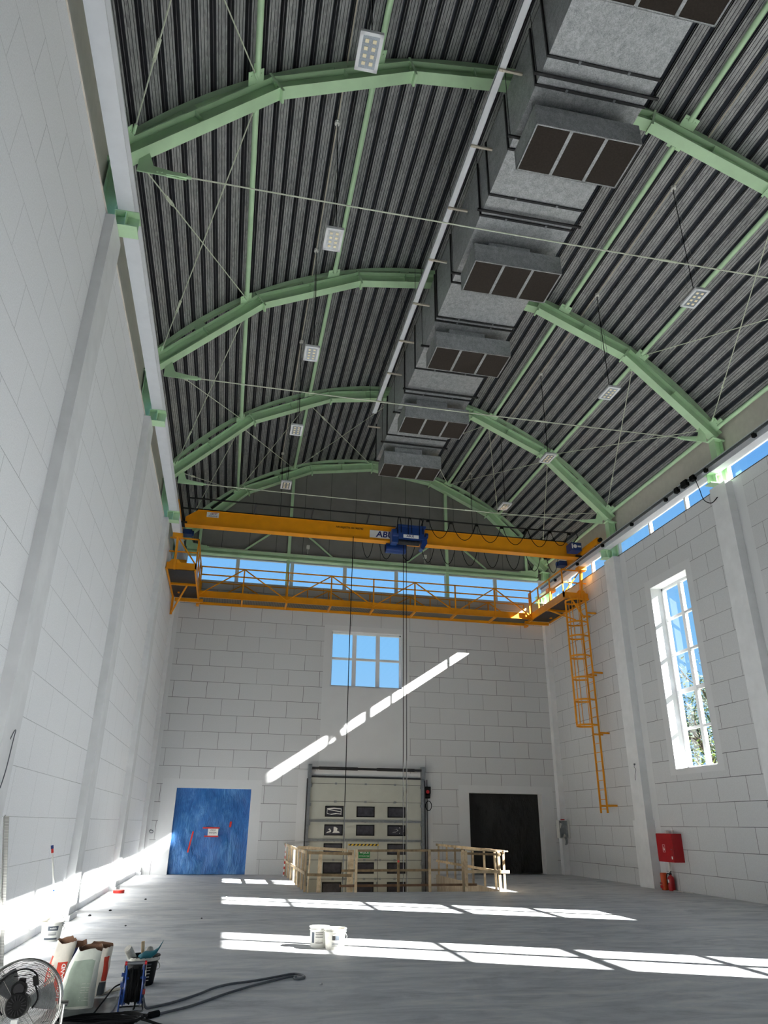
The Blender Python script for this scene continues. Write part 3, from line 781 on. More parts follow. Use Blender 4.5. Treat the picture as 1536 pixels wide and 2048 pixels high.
# festoon cables
f = empty('festoon_cable', (8.9, TY, TZ), 'black festoon cable hanging in swags in front of the crane girder', 'cable')
xs = [6.15, 7.0, 7.95, 8.9, 9.85, 10.75, 11.5]
for a, b in zip(xs[:-1], xs[1:]):
    MB().tube(loop_pts((a + .05, TY, TZ - .02), (b - .05, TY, TZ - .02), .62 if a < 10.7 else .5), .012, 6).build('swag', ['rubber'], f)
for x in xs: MB().box((x - .06, TY - .03, TZ - .06), (x + .06, TY + .03, TZ)).build('cable_trolley', ['black'], f)
f = empty('festoon_cable', (5, GY + .4, 11.42), 'black festoon cable hanging in swags behind and below the crane girder', 'cable')
xs = [3.85, 4.45, 5.2, 6.0, 6.7, 7.5, 8.35, 9.2, 10.0, 10.8, 11.5]
for i, (a, b) in enumerate(zip(xs[:-1], xs[1:])):
    MB().tube(loop_pts((a + .03, GY + .4, 11.40), (b - .03, GY + .4, 11.40), 1.22), .011, 6).build('swag', ['rubber'], f)

# ------------------------------------------------------------------ service walkways
def rail_line(mb, pts, w=.045): 
    for a, b in zip(pts[:-1], pts[1:]): mb.bar(a, b, w, w)
w = empty('far_walkway', (XC, 26.5, 9.15), 'orange-yellow truss walkway with guard rails along the far wall', 'walkway')
WX0, WX1, WY0, WY1, WZ = -1.6, 11.42, 26.12, 26.92, 9.2
MB().box((WX0, WY0, WZ), (WX1, WY1, WZ + .035)).build('grating_deck', ['grating'], w)
MB().box((WX0, WY0 - .012, WZ - .05), (WX1, WY0, WZ + .20)).box((WX0, WY0 - .06, WZ - .05), (WX1, WY0, WZ - .035)).build('front_toe_board', ['orange'], w)
MB().box((WX0, WY1 - .04, WZ - .10), (WX1, WY1, WZ + .0)).box((WX0, WY1 - .02, WZ), (WX1, WY1, WZ + .14)).build('rear_beam', ['orange'], w)
jx = [-1.6, -0.03, 1.62, 3.28, 4.93, 6.58, 8.22, 9.86, 11.4]
for i, x in enumerate(jx):
    MB().box((x - .03, WY0 - .05, WZ - .08), (x + .03, WY1, WZ)).build('cross_beam', ['orange'], w)
    MB().box((x - .025, WY0 - .03, WZ - .04), (x + .025, WY0 + .02, 10.36)).build('rail_post', ['orange'], w)
    MB().box((x - .022, WY1 - .05, WZ), (x + .022, WY1 - .01, 10.0)).build('rail_post', ['orange'], w)
for x in (2.45, 4.1, 5.75, 7.4, 9.04): MB().box((x - .018, WY1 - .05, WZ), (x + .018, WY1 - .02, 9.95)).build('rail_post', ['orange'], w)
for z in (10.34, 10.03): MB().box((WX0, WY0 - .03, z - .02), (WX1, WY0 + .015, z + .02)).build('hand_rail', ['orange'], w)
for z in (9.98, 9.62): MB().box((WX0, WY1 - .045, z - .018), (WX1, WY1 - .01, z + .018)).build('hand_rail', ['orange'], w)
for i in range(8):
    a, b = jx[i], jx[i + 1]
    lo, hi = (a, b) if i % 2 == 0 else (b, a)
    MB().bar((lo, WY0 - .02, WZ + .05), (hi, WY0 - .02, 10.33), .04, .04).build('truss_diagonal', ['orange'], w)
    MB().bar((lo + (.4 if hi > lo else -.4), WY1 - .03, WZ + .05), (hi, WY1 - .03, 9.97), .036, .036).build('truss_diagonal', ['orange'], w)

def landing(s, label):
    X = lambda u: XC + s * u            # u measured outward from the hall centre
    r = empty('crane_landing', (X(7.0), 24.8, 9.2), label, 'platform')
    a, b = 6.5, 7.46; y0, y1 = 23.15, 26.55; z = 9.2
    for c, d in ((y0 + .05, 24.75), (24.85, y1)):
        MB().box((X(a + .04), c, z + .02), (X(b), d, z + .05)).build('deck_plate', ['darksteel'], r)
    MB().box((X(a), y0, z - .02), (X(b), y0 + .06, z + .22)).box((X(a - .02), y0 - .02, z - .02), (X(b + .02), y0 + .06, z + .02)).build('front_toe_board', ['orange'], r)
    MB().box((X(a), y0, z - .04), (X(a + .05), y1 + .3, z + .22)).build('side_toe_board', ['orange'], r)
    MB().box((X(b - .05), y0, z - .04), (X(b), y1, z + .04)).box((X(a), 24.76, z - .05), (X(b), 24.84, z + .02)).box((X(a - .15), y1 - .1, z - .14), (X(b - .1), y1, z - .02)).box((X(a), y1 + .2, z - .16), (X(a + .1), y1 + .45, z - .1)).build('support_frame', ['orange'], r)
    if s < 0: MB().bar((X(b - .05), 26.35, z - .62), (X(a + .35), 24.8, z - .03), .05, .05).box((X(b - .08), 26.3, z - .7), (X(b), 26.36, z)).build('knee_brace', ['orange'], r)
    else: MB().bar((X(b - .05), 24.2, z - .5), (X(a + .2), 24.8, z - .03), .05, .05).build('knee_brace', ['orange'], r)
    px = 7.2
    for y, h in ((y0 + .05, 10.33), (25.9, 10.33)):
        MB().bar((X(px), y, z - .02), (X(px), y - .22, h), .13, .07, up=(1, 0, 0)).box((X(px - .16), y - .34, 10.22), (X(px + .16), y - .10, 10.35)).build('hanger', ['orange'], r)
    mb = MB(); mb.add([(X(px - .2), y0, z + .2), (X(px + .2), y0, z + .2), (X(px + .1), y0 - .02, z + .32), (X(px - .1), y0 - .02, z + .32)] + [(X(px - .2), y0 + .03, z + .2), (X(px + .2), y0 + .03, z + .2), (X(px + .1), y0 + .01, z + .32), (X(px - .1), y0 + .01, z + .32)], [(0, 1, 2, 3), (7, 6, 5, 4)] + [(k, (k + 1) % 4, (k + 1) % 4 + 4, k + 4) for k in range(4)])
    mb.build('hanger_foot', ['orange'], r)
    for y in (y0 + .03, 24.3, 25.4, 26.3):
        MB().box((X(a), y, z), (X(a + .045), y + .045, 10.3)).build('rail_post', ['orange'], r)
    for h in (10.28, 9.8):
        MB().box((X(a), y0, h - .02), (X(a + .04), 26.3, h + .02)).build('hand_rail', ['orange'], r)
        MB().box((X(a), y0, h - .02), (X(b - (.0 if h > 10 else .02)), y0 + .04, h + .02)).build('hand_rail', ['orange'], r)
    MB().bar((X(a + .05), y0, z + .2), (X(px - .05), y0 - .1, 10.2), .04, .04).build('rail_brace', ['orange'], r)
    return r
landing(-1, 'orange-yellow crane access landing hung from the left runway beam')
landing(1, 'orange-yellow crane access landing hung from the right runway beam above the ladder')

# caged ladder on the right wall
L = empty('caged_ladder', (12.1, 23.05, 2.0), 'orange-yellow safety-cage ladder hanging on the right wall below the landing', 'ladder')
LX, Y0, Y1 = 12.08, 22.86, 23.30
for y in (Y0, Y1): MB().box((LX - .03, y - .012, 2.0), (LX + .03, y + .012, 9.25)).build('stringer', ['orange'], L)
for k in range(25): z = 2.12 + .29 * k; MB().cyl((LX, Y0, z), (LX, Y1, z), .012, 8).build('rung', ['orange'], L)
def hoop(z):
    ym = (Y0 + Y1) / 2; pts = [(LX, Y0 - .0, z)]
    for k in range(17):
        a = -pi * .5 - pi * k / 16 + 0
        pts.append((LX - .30 + .36 * cos(a) if True else 0, ym + .36 * sin(a), z))
    pts.append((LX, Y1, z)); return pts
for z in (9.05, 8.25, 7.75, 7.05, 6.3, 5.55, 4.72):
    p = hoop(z); up = [V(q) + V((0, 0, .03)) for q in p]; dn = [V(q) - V((0, 0, .03)) for q in p]
    mb = MB(); c = V((LX - .3, (Y0 + Y1) / 2, z))
    inn = lambda q: q + (V((c.x, c.y, q.z)) - q).normalized() * .008
    mb.sweep([[dn[i], up[i], inn(up[i]), inn(dn[i])] for i in range(len(p))]); mb.build('cage_hoop', ['orange'], L)
ph = hoop(0)
for i in (2, 5, 9, 13, 16): q = ph[i]; MB().bar((q[0], q[1], 4.72), (q[0], q[1], 9.1), .045, .012, up=(q[1] - 23.08, -(q[0] - LX + .3), 0)).build('cage_bar', ['orange'], L)
for z in (2.22, 4.47, 6.48, 8.6):
    for y in (Y0, Y1): MB().box((LX, y - .02, z - .03), (XR, y + .02, z + .03)).build('wall_bracket', ['orange'], L)
MB().bar((LX - .1, Y0, 8.4), (LX - .55, Y0 + .1, 9.2), .05, .05).build('cage_brace', ['orange'], L)

# ------------------------------------------------------------------ ventilation duct and diffusers
DX0, DX1, DZ0, DZ1, DY0, DY1 = 3.925, 5.84, 12.7, 14.05, -2.5, 20.75
d = empty('ventilation_duct', (XC, 10, DZ0), 'large square galvanised ventilation duct below the ridge of the roof', 'duct')
secs_y = [DY0, -.2, 2.2, 4.6, 6.75, 8.48, 9.51, 11.99, 13.2, 15.35, 16.56, 18.95, DY1]
for a, b in zip(secs_y[:-1], secs_y[1:]):
    mb = MB(); m = .03; ym = (a + b) / 2; xm = (DX0 + DX1) / 2; zm = (DZ0 + DZ1) / 2
    B0 = [(DX0, a, DZ0), (DX1, a, DZ0), (DX1, b, DZ0), (DX0, b, DZ0)]; pk = (xm, ym, DZ0 + m)
    for k in range(4): mb.add([B0[k], B0[(k + 1) % 4], pk], [(0, 1, 2)])
    for x, s in ((DX0, 1), (DX1, -1)):
        S = [(x, a, DZ0), (x, b, DZ0), (x, b, DZ1), (x, a, DZ1)]; pk = (x + s * m, ym, zm)
        for k in range(4): mb.add([S[k], S[(k + 1) % 4], pk], [(0, 1, 2)])
    mb.add([(DX0, a, DZ1), (DX1, a, DZ1), (DX1, b, DZ1), (DX0, b, DZ1)], [(0, 1, 2, 3)])
    if b == DY1: mb.add([(DX0, b, DZ0), (DX1, b, DZ0), (DX1, b, DZ1), (DX0, b, DZ1)], [(0, 1, 2, 3)])
    mb.build('duct_section', ['duct'], d)
def ring(mb, y, t, e):
    mb.box((DX0 - e, y - t, DZ0 - e), (DX1 + e, y + t, DZ0)).box((DX0 - e, y - t, DZ1), (DX1 + e, y + t, DZ1 + e)).box((DX0 - e, y - t, DZ0), (DX0, y + t, DZ1)).box((DX1, y - t, DZ0), (DX1 + e, y + t, DZ1))
for y in secs_y[1:] + [7.24, 10.03, 13.34]:
    mb = MB(); ring(mb, y, .02, .03); fl = mb.build('duct_flange', ['darksteel'], d)
    for x in (4.45, 5.3): MB().box((x - .02, y - .03, DZ0 - .035), (x + .02, y + .03, DZ0 - .02)).build('flange_clamp', ['zinc'], fl)
BYS = [5.0, 7.87, 11.0, 13.9, 17.15, 20.02]
def make_box():
    r = empty('air_diffuser', (0, 0, 0)); a, b, z0, z1 = .935, .46, 0.0, .45
    mb = MB()
    for s in (-1, 1):
        mb.box((s * a, -b, z0), (s * (a - .01), b, z1)); mb.box((-a, s * b, z0), (a, s * (b - .01), z1))
    mb.box((-a, -b, z1 - .01), (a, b, z1)); mb.build('plenum_box', ['duct'], r, local=True)
    MB().box((-.55, -.3, z1), (.35, .3, .70)).build('neck', ['duct'], r, local=True)
    mb = MB(); t = .028
    mb.box((-a, -b, 0), (a, -b + t, .012)).box((-a, b - t, 0), (a, b, .012)).box((-a, -b, 0), (-a + t, b, .012)).box((a - t, -b, 0), (a, b, .012))
    for x in (-a / 3, a / 3): mb.box((x - t, -b, 0), (x + t, b, .012))
    mb.build('face_frame', ['duct'], r, local=True)
    for k in range(3):
        x0 = -a + 2 * a * k / 3 + .03; MB().box((x0, -b + .02, .004), (x0 + 2 * a / 3 - .06, b - .02, .009)).build('filter_panel', ['grille'], r, local=True)
    for x in (-.9, .9):
        MB().cyl((x, -.3, z1), (x, -.3, .72), .006, 6).build('hanger_rod', ['wire'], r, local=True)
    return r
bx = make_box(); boxes = [bx] + [copy_tree(bx) for _ in BYS[1:]]
bl = ['nearest air diffuser box under the duct, cut off at the top edge of the photo', 'second air diffuser box from the viewpoint, beside the nearest green arch', 'third air diffuser box along the duct, in front of the second arch', 'fourth air diffuser box along the duct, just past the second arch', 'fifth air diffuser box along the duct, just before the third arch', 'farthest air diffuser box at the gable end of the duct']
for o, y, lb in zip(boxes, BYS, bl): o.location = (4.885, y, 12.0); tag(o, lb, 'diffuser', 'diffuser boxes under the duct')
for i, y in enumerate([3.6, 7.03, 8.2, 9.87, 11.66, 14.32, 16.3, 17.57, 19.36]):
    t = empty('trapeze_hanger', (4.88, y, 12.62), 'dark slotted strut hanger under the duct, %s from the viewpoint' % (ORD + ['ninth'])[i], 'hanger', 'strut hangers under the duct')
    MB().box((3.80, y - .022, 12.625), (5.98, y + .022, 12.665)).build('strut', ['darksteel'], t)
    for x in (3.84, 5.94): MB().cyl((x, y, 12.6), (x, y, roof_pt(x - XC, 9.34).z), .006, 6).build('threaded_rod', ['darksteel'], t)
ct = empty('cable_tray', (3.55, 10, 13.6), 'narrow grey cable tray running beside the left side of the duct', 'tray')
MB().box((3.49, 1, 13.6), (3.63, 19.3, 13.61)).box((3.49, 1, 13.6), (3.50, 19.3, 13.66)).box((3.62, 1, 13.6), (3.63, 19.3, 13.66)).build('tray', ['railgrey'], ct)
for k in range(11):
    y = 4.6 + 1.55 * k
    MB().box((3.5, y - .02, 13.56), (3.93, y + .02, 13.6)).build('arm', ['conduit'], ct)
    MB().cyl((3.56, y, 13.55), (3.56, y, roof_pt(3.56 - XC, 9.34).z), .005, 6).build('threaded_rod', ['darksteel'], ct)

# ------------------------------------------------------------------ high-bay lights, conduits, junction boxes
LY = [6.72, 10.42, 14.12, 17.98, 21.7, 25.3]
for x, nm in ((1.02, 'left'), (8.78, 'right')):
    z = roof_pt(x - XC, 9.31).z
    o = MB().tube([(x, .5 + k * 1.0, z + .012 * sin(k * 1.9)) for k in range(27)], .014, 8).build('cable_conduit', ['conduit'], smooth=60)
    tag(o, 'thin cream cable conduit along the roof deck, %s of the duct' % nm, 'conduit')
def make_light():
    r = empty('high_bay_light', (0, 0, 0)); a, b = .17, .29
    MB().box((-a, -b, .01), (a, b, .06)).build('housing', ['lampwhite'], r, local=True, bevel=.008)
    mb = MB(); mb.box((-a, -b, 0), (a, -b + .05, .012)).box((-a, b - .05, 0), (a, b, .012)).box((-a, -b, 0), (-a + .05, b, .012)).box((a - .05, -b, 0), (a, b, .012)); mb.build('bezel', ['lampwhite'], r, local=True)
    ln = MB().box((-a + .05, -b + .05, .002), (a - .05, b - .05, .009)).build('lens', ['reflector'], r, local=True)
    for i in range(2):
        for j in range(4): MB().box((-.055 + .11 * i - .027, -.165 + .11 * j - .027, -.004), (-.055 + .11 * i + .027, -.165 + .11 * j + .027, .003)).build('led_module', ['led'], ln, local=True)
    mb = MB()
    for k in range(9): mb.box((-.13 + .0325 * k - .004, -.22, .06), (-.13 + .0325 * k + .004, .22, .12))
    mb.build('heat_sink', ['zinc'], r, local=True)
    return r
lt = make_light(); slots = [(x, nm, i, y) for x, nm in ((1.02, 'left'), (8.78, 'right')) for i, y in enumerate(LY) if not (nm == 'right' and i == 0)]
lamps = [lt] + [copy_tree(lt) for _ in slots[1:]]
for o, (x, nm, i, y) in zip(lamps, slots):
    zt = roof_pt(x - XC, 9.29).z
    zl = 11.80 + (.1 if i > 2 else 0)
    o.location = (x + (.04 if nm == 'left' else -.03), y, zl)
    place = 'nearest' if i == 0 else ORD[i]
    tag(o, 'white high-bay lamp %s of the duct, %s in its row from the viewpoint' % (nm, place), 'lamp', 'high-bay lamps hanging from the roof')
    ox = o.location.x
    MB().cyl((ox, y - .2, zl + .06), (x, y, zt), .004, 5).cyl((ox, y + .2, zl + .06), (x, y, zt), .004, 5).build('suspension_wire', ['wire'], o)
    MB().tube([(ox + .05, y + .05, zl + .1), (ox + .03, y + .03, (zl + zt) / 2), (x, y + .03, zt)], .009, 6).build('power_cable', ['rubber'], o)
    j = MB().cyl((x, y, zt - .04), (x, y, zt + .03), .055, 14).box((x - .02, y - .09, zt - .03), (x + .02, y + .09, zt + .0)).build('junction_box', ['white_plastic'], smooth=40)
    tag(j, 'small junction box on the %s roof conduit above the %s lamp of that row' % (nm, place), 'junction box', 'junction boxes on the roof conduits')
# ------------------------------------------------------------------ sectional door
SD = empty('door_1', (4.95, 27.0, PITZ)); SD['kind'] = 'structure'; SD['label'] = 'light grey sectional industrial door with small dark windows in the far wall'
X0, X1, YD = 2.915, 6.985, 27.0
seams = [-1.3, -.74, -.13, .45, 1.047, 1.66, 2.307, 2.9, 3.14]
for a, b in zip(seams[:-1], seams[1:]):
    MB().box((X0, YD - .03, a + .004), (X1, YD + .03, b - .004)).build('door_panel', ['panel'], SD)
    MB().box((X0, YD - .031, b - .006), (X1, YD + .02, b + .006)).build('panel_joint', ['darksteel'], SD)
rows = [(1.985, (0, 1, 2)), (1.39, (0, 1, 2)), (.795, (0, 2)), (.205, (0, 1, 2)), (-.4, (0, 1, 2))]
for z, cs in rows:
    for c in cs:
        x = (3.82, 4.94, 6.06)[c]; w, h = .325, .175
        mb = MB(); y = YD - .05
        mb.box((x - w, y, z - h), (x + w, YD - .03, z - h + .035)).box((x - w, y, z + h - .035), (x + w, YD - .03, z + h)).box((x - w, y, z - h), (x - w + .035, YD - .03, z + h)).box((x + w - .035, y, z - h), (x + w, YD - .03, z + h))
        fo = mb.build('window_frame', ['black'], SD)
        MB().box((x - w + .03, YD - .037, z - h + .03), (x + w - .03, YD - .031, z + h - .03)).build('glazing', ['doorglass'], fo)
        if z > 1 and c == 0 and z > 1.9:
            mb = MB()
            for pts in ([(-.25, .10), (.0, .12), (.24, .10), (.25, .07), (0, .085), (-.22, .06)], [(-.22, .05), (.1, .0), (.25, -.02), (.24, .0), (.05, .03), (-.2, .075)], [(-.26, -.07), (-.1, -.11), (.1, -.08), (.26, -.1), (.25, -.07), (.05, -.055), (-.15, -.085), (-.25, -.05)], [(-.26, -.07), (-.25, .1), (-.235, .1), (-.245, -.07)], [(.25, -.1), (.255, .1), (.24, .1), (.235, -.1)]):
                mb.poly([(x + p, YD - .039, z + q) for p, q in pts])
            mb.build('torn_film', ['scrape'], fo)
        elif z > 1 and z < 1.9 and c in (0, 2):
            mb = MB()
            shapes = [[(-.26, -.1), (-.1, -.07), (-.08, -.02), (-.14, .05), (-.19, .02), (-.12, -.03), (-.22, -.06)], [(-.04, -.09), (.22, -.09), (.2, -.05), (.12, -.02), (.14, .05), (.06, .1), (0, .1), (0, -.04)]] if c == 0 else [[(-.14, -.06), (-.02, -.05), (-.02, -.04), (-.14, -.05)], [(0, -.04), (.07, 0), (.01, .05), (0, .045), (.05, 0), (0, -.03)], [(.09, .08), (.12, .11), (.14, .06), (.13, .06), (.12, .09)], [(.1, -.11), (.13, -.05), (.12, -.1)], [(.24, -.08), (.26, -.02), (.27, -.03), (.25, -.08)], [(-.08, .03), (.02, .055), (.02, .045)]]
            for pts in shapes: mb.poly([(x + p, YD - .039, z + q) for p, q in pts])
            mb.build('torn_film', ['scrape'], fo)
for z in (1.66, 1.047): MB().box((X0 - .08, YD - .085, z - .02), (X1 + .08, YD - .035, z + .05)).build('stiffening_bar', ['zinc'], SD)
for z in seams[1:-1]:
    for x in (3.85, 4.93, 6.0): MB().box((x - .04, YD - .05, z - .03), (x + .04, YD - .028, z + .03)).build('hinge', ['zinc'], SD)
MB().box((4.30, YD - .034, -.74), (4.312, YD - .03, 1.03)).box((5.40, YD - .034, -.74), (5.412, YD - .03, 1.03)).build('wicket_door_gap', ['darksteel'], SD)
for z in (.45, -.13):
    for x in (5.33, 5.48, 4.23): MB().box((x - .035, YD - .05, z - .03), (x + .035, YD - .03, z + .03)).build('wicket_hinge', ['zinc'], SD)
MB().box((5.28, YD - .07, -.32), (5.40, YD - .05, -.29)).box((5.36, YD - .055, -.38), (5.40, YD - .03, -.22)).build('wicket_handle', ['zinc'], SD)
for s, x in ((-1, X0 - .03), (1, X1 + .03)):
    MB().box((x - .05, YD - .14, PITZ), (x + .05, YD - .02, 3.10)).build('guide_track', ['zinc'], SD)
    MB().box((x + s * .05, YD - .16, PITZ), (x + s * .08, YD - .02, 3.05)).build('track_angle', ['darksteel'], SD)
    for k in range(7): z = -.9 + .62 * k; MB().box((x - s * .10, YD - .17, z - .05), (x + s * .04, YD - .13, z + .05)).build('roller_bracket', ['zinc'], SD)
    MB().box((x - .06, YD - .26, 3.10), (x + .06, YD - .02, 3.52)).build('shaft_bracket', ['zinc'], SD)
MB().cyl((X0 - .05, YD - .16, 3.40), (X1 + .05, YD - .16, 3.40), .04, 14).build('torsion_shaft', ['darksteel'], SD)
MB().cyl((3.2, YD - .16, 3.40), (4.6, YD - .16, 3.40), .055, 14).cyl((5.3, YD - .16, 3.40), (6.7, YD - .16, 3.40), .055, 14).build('torsion_spring', ['darksteel'], SD)
MB().box((X0, YD - .06, 3.09), (X1, YD - .02, 3.15)).build('top_seal', ['darksteel'], SD)
for x in (7.12, 7.2): MB().tube([(x, YD - .03, 3.1), (x, YD - .03, PITZ)], .012, 6).build('hoist_chain', ['darksteel'], SD)
mo = empty('door_operator', (7.2, 26.9, 2.35), 'black door operator with a red knob and a looped cable right of the sectional door', 'motor')
MB().box((7.08, 26.82, 2.62), (7.3, 26.99, 2.86)).cyl((7.1, 26.9, 2.55), (7.28, 26.9, 2.55), .09, 14).build('motor_body', ['black'], mo, bevel=.01)
MB().cyl((7.17, 26.8, 2.68), (7.17, 26.75, 2.68), .06, 12).build('red_knob', ['red'], mo)
MB().tube([(7.24 + .11 * cos(t * .35), 26.93, 2.22 + .16 * sin(t * .35)) for t in range(18)], .014, 6, closed=True).build('cable_loop', ['rubber'], mo)
sg = empty('exit_sign', (4.93, 26.95, .52), 'green sign with two lines of white lettering on the sectional door', 'sign')
MB().box((4.72, 26.955, .51), (5.12, 26.965, .76)).build('sign_plate', ['greensign'], sg)
text('WYJŚCIE', .10, 'white', sg, (4.92, 26.953, .685), sx=.8, bold=.02); text('EWAKUACYJNE', .06, 'white', sg, (4.92, 26.953, .575), sx=.85)
hz = empty('hazard_tape', (4.9, 26.95, .8), 'yellow and black striped tape across the top of the wicket door', 'tape')
MB().box((4.36, 26.955, .90), (5.42, 26.963, .955)).build('tape', ['hazyellow'], hz)
mb = MB()
for k in range(8): x = 4.38 + .13 * k; mb.poly([(x, 26.953, .90), (x + .06, 26.953, .90), (x + .11, 26.953, .955), (x + .05, 26.953, .955)])
mb.build('black_stripe', ['ink'], hz)

# ------------------------------------------------------------------ tarpaulins in the doorways
def sheet(name, x0, x1, z0, z1, y, mat, amp, seed, nx=70, nz=70, thick=.004):
    mb = MB(); rows = []
    for j in range(nz + 1):
        row = []
        for i in range(nx + 1):
            u, w = i / nx, j / nz; x = x0 + (x1 - x0) * u; z = z0 + (z1 - z0) * w
            e = min(1, 6 * min(u, 1 - u, 1 - w) + .15)
            f = mnoise.fractal(V((x * 1.1 + z * .6 + seed, z * .45, seed)), 1.0, 2.0, 5) + .5 * mnoise.noise(V((x * 3.5 - z * 1.6, z * .5, seed + 3)))
            g = abs(mnoise.noise(V((x * 1.6 + (1 - w) * 1.9, z * .9 - x * .4, seed + 9))))
            row.append((x, y - .02 + amp * e * (f + .9 * g), z))
        rows.append(row)
    n = nx + 1; vs = [p for r in rows for p in r]; fs = []
    for j in range(nz):
        for i in range(nx): a = j * n + i; fs.append((a, a + 1, a + n + 1, a + n))
    mb.add(vs, fs); return mb
bt = empty('blue_tarpaulin', (-.36, 27.14, 0), 'crinkled blue tarpaulin closing the left doorway in the far wall', 'tarpaulin')
sheet('b', -1.62, .9, 0, 2.66, 27.16, 'bluetarp', .055, 1.3).build('sheet', ['bluetarp'], bt, smooth=180)
yy = 27.075
MB().box((-.44, yy, 1.165), (-.10, yy + .004, 1.405)).build('paper_notice', ['paper'], bt)
text('ZAKAZ', .06, 'ink', bt, (-.27, yy - .002, 1.345), sx=.9); text('WSTĘPU', .075, 'ink', bt, (-.27, yy - .002, 1.26), sx=.9)
MB().box((-.62, yy - .004, 1.39), (-.06, yy + .002, 1.435)).box((-.55, yy - .004, 1.13), (-.08, yy + .002, 1.175)).bar((-.92, yy, 1.3), (-1.03, yy, .66), .05, .006, up=(0, 1, 0)).bar((.30, yy + .01, 1.62), (.28, yy + .01, 1.44), .07, .006, up=(0, 1, 0)).build('red_tape', ['redtape'], bt)
bf = MB(); sheet('k', 8.8, 11.65, 0.02, 2.69, 27.42, 'blackfoil', .06, 5.1).build('black_foil_curtain', ['blackfoil'], smooth=180)
tag(bpy.data.objects['black_foil_curtain'], 'black plastic foil curtain closing the right doorway in the far wall', 'curtain')
for x0, x1, nm in ((-1.72, 1.0, 'left'), (8.7, 11.75, 'right')):
    mb = MB(); mb.box((x0, 27.5, 0), (x1, 27.56, 2.8))
    struct(mb.build('door_2' if nm == 'left' else 'door_3', ['panel'], origin=(0, 0, 0)), 'closed outer leaf behind the sheet in the %s doorway' % nm)

# ------------------------------------------------------------------ timber guard rails round the pit
def plank(mb, a, b, w=.095, t=.022, up=(0, 0, 1)): mb.bar(a, b, t, w, up=up)
def guard(label, base): return empty('timber_guardrail', base, label, 'guardrail', 'timber guard rails round the floor opening')
FYR = 20.16
gl = guard('timber guard rail along the left edge of the floor opening', (2.2, 23.5, 0))
for i, y in enumerate([20.3, 21.1, 21.85, 22.6, 23.4, 24.4, 25.4, 26.4]):
    MB().bar((2.19, y, 0), (2.19 + random.uniform(-.02, .02), y + random.uniform(-.04, .04), .96), .055, .026, up=(0, 1, 0)).build('post', ['wood'], gl)
for z in (.92, .44): MB().bar((2.165, 20.18, z - .01), (2.165, 26.95, z + .01), .024, .07).build('rail', ['wood'], gl)
bp = MB().cyl((2.12, 26.2, 0), (2.15, 26.1, .98), .022, 10).build('red_white_pole', ['white'], gl)
mb = MB()
for k in range(6): z = .05 + .16 * k; mb.cyl((2.12 + .03 * z, 26.2 - .1 * z, z), (2.12 + .03 * (z + .08), 26.2 - .1 * (z + .08), z + .08), .0232, 10)
mb.build('red_band', ['redtape'], bp)
gf = guard('timber guard rail at the front left corner of the floor opening, with dark old rails', (2.8, FYR, 0))
for x in (2.26, 2.53): MB().bar((x, FYR + .03, 0), (x + .02, FYR + .03, .94), .028 if x < 2.4 else .10, .075 if x < 2.4 else .025, up=(0, 1, 0)).build('post', ['wood'], gf)
MB().bar((3.33, FYR + .05, 0), (3.34, FYR + .05, .97), .15, .045, up=(0, 1, 0)).build('thick_post', ['wood'], gf)
for z, m in ((.90, 'oldwood'), (.40, 'oldwood')): MB().bar((2.22, FYR, z), (3.36, FYR, z - .02), .026, .065).build('rail', [m], gf)
MB().bar((2.05, FYR + .9, 1.0), (3.3, FYR + .5, .95), .026, .07).build('rail', ['wood'], gf)
gm = guard('longest timber guard rail along the front edge of the floor opening, three rails high', (4.9, FYR, 0))
for x, m in ((3.47, 'wood'), (4.58, 'oldwood'), (5.42, 'wood'), (6.33, 'wood')): MB().bar((x, FYR - .03, 0), (x, FYR - .03, .985), .065, .03, up=(0, 1, 0)).build('post', [m], gm)
for a, b, z, m in ((3.5, 6.4, .965, 'oldwood'), (3.1, 6.35, .50, 'oldwood'), (3.05, 6.7, .155, 'brownwood')): MB().bar((a, FYR, z - .01), (b, FYR, z + .01), .026, .055).build('rail', [m], gm)
dot = MB().cyl((4.58, FYR - .048, .71), (4.58, FYR - .044, .71), .028, 12).build('red_paint_dot', ['redtape'], gm)
g2 = guard('timber guard rail at the front right corner of the floor opening, lit along its top', (6.9, FYR, 0))
MB().bar((6.42, FYR + .03, .1), (6.42, FYR + .03, .96), .08, .10, up=(0, 1, 0)).build('post', ['wood'], g2)
for x in (7.36,): MB().bar((x, FYR + .03, 0), (x - .02, FYR + .03, .95), .07, .06, up=(0, 1, 0)).build('post', ['wood'], g2)
MB().bar((6.42, FYR + .06, .985), (7.62, FYR + .06, .955), .09, .028).build('rail', ['wood'], g2)
MB().bar((6.38, FYR, .90), (7.4, FYR, .88), .026, .055).build('rail', ['oldwood'], g2); MB().bar((6.4, FYR - .01, .47), (7.62, FYR - .02, .465), .026, .075).build('rail', ['wood'], g2)
gr = guard('timber guard rail along the right edge of the floor opening', (7.52, 23.5, 0))
for y in (20.3, 20.98, 21.9, 22.95, 24.0, 24.8, 25.72, 26.75): MB().bar((7.53, y, 0), (7.53, y + random.uniform(-.03, .03), .98), .06, .03, up=(0, 1, 0)).build('post', ['wood'], gr)
for z in (.95, .44): MB().bar((7.50, 20.15, z), (7.50, 26.95, z), .024, .07).build('rail', ['wood'], gr)

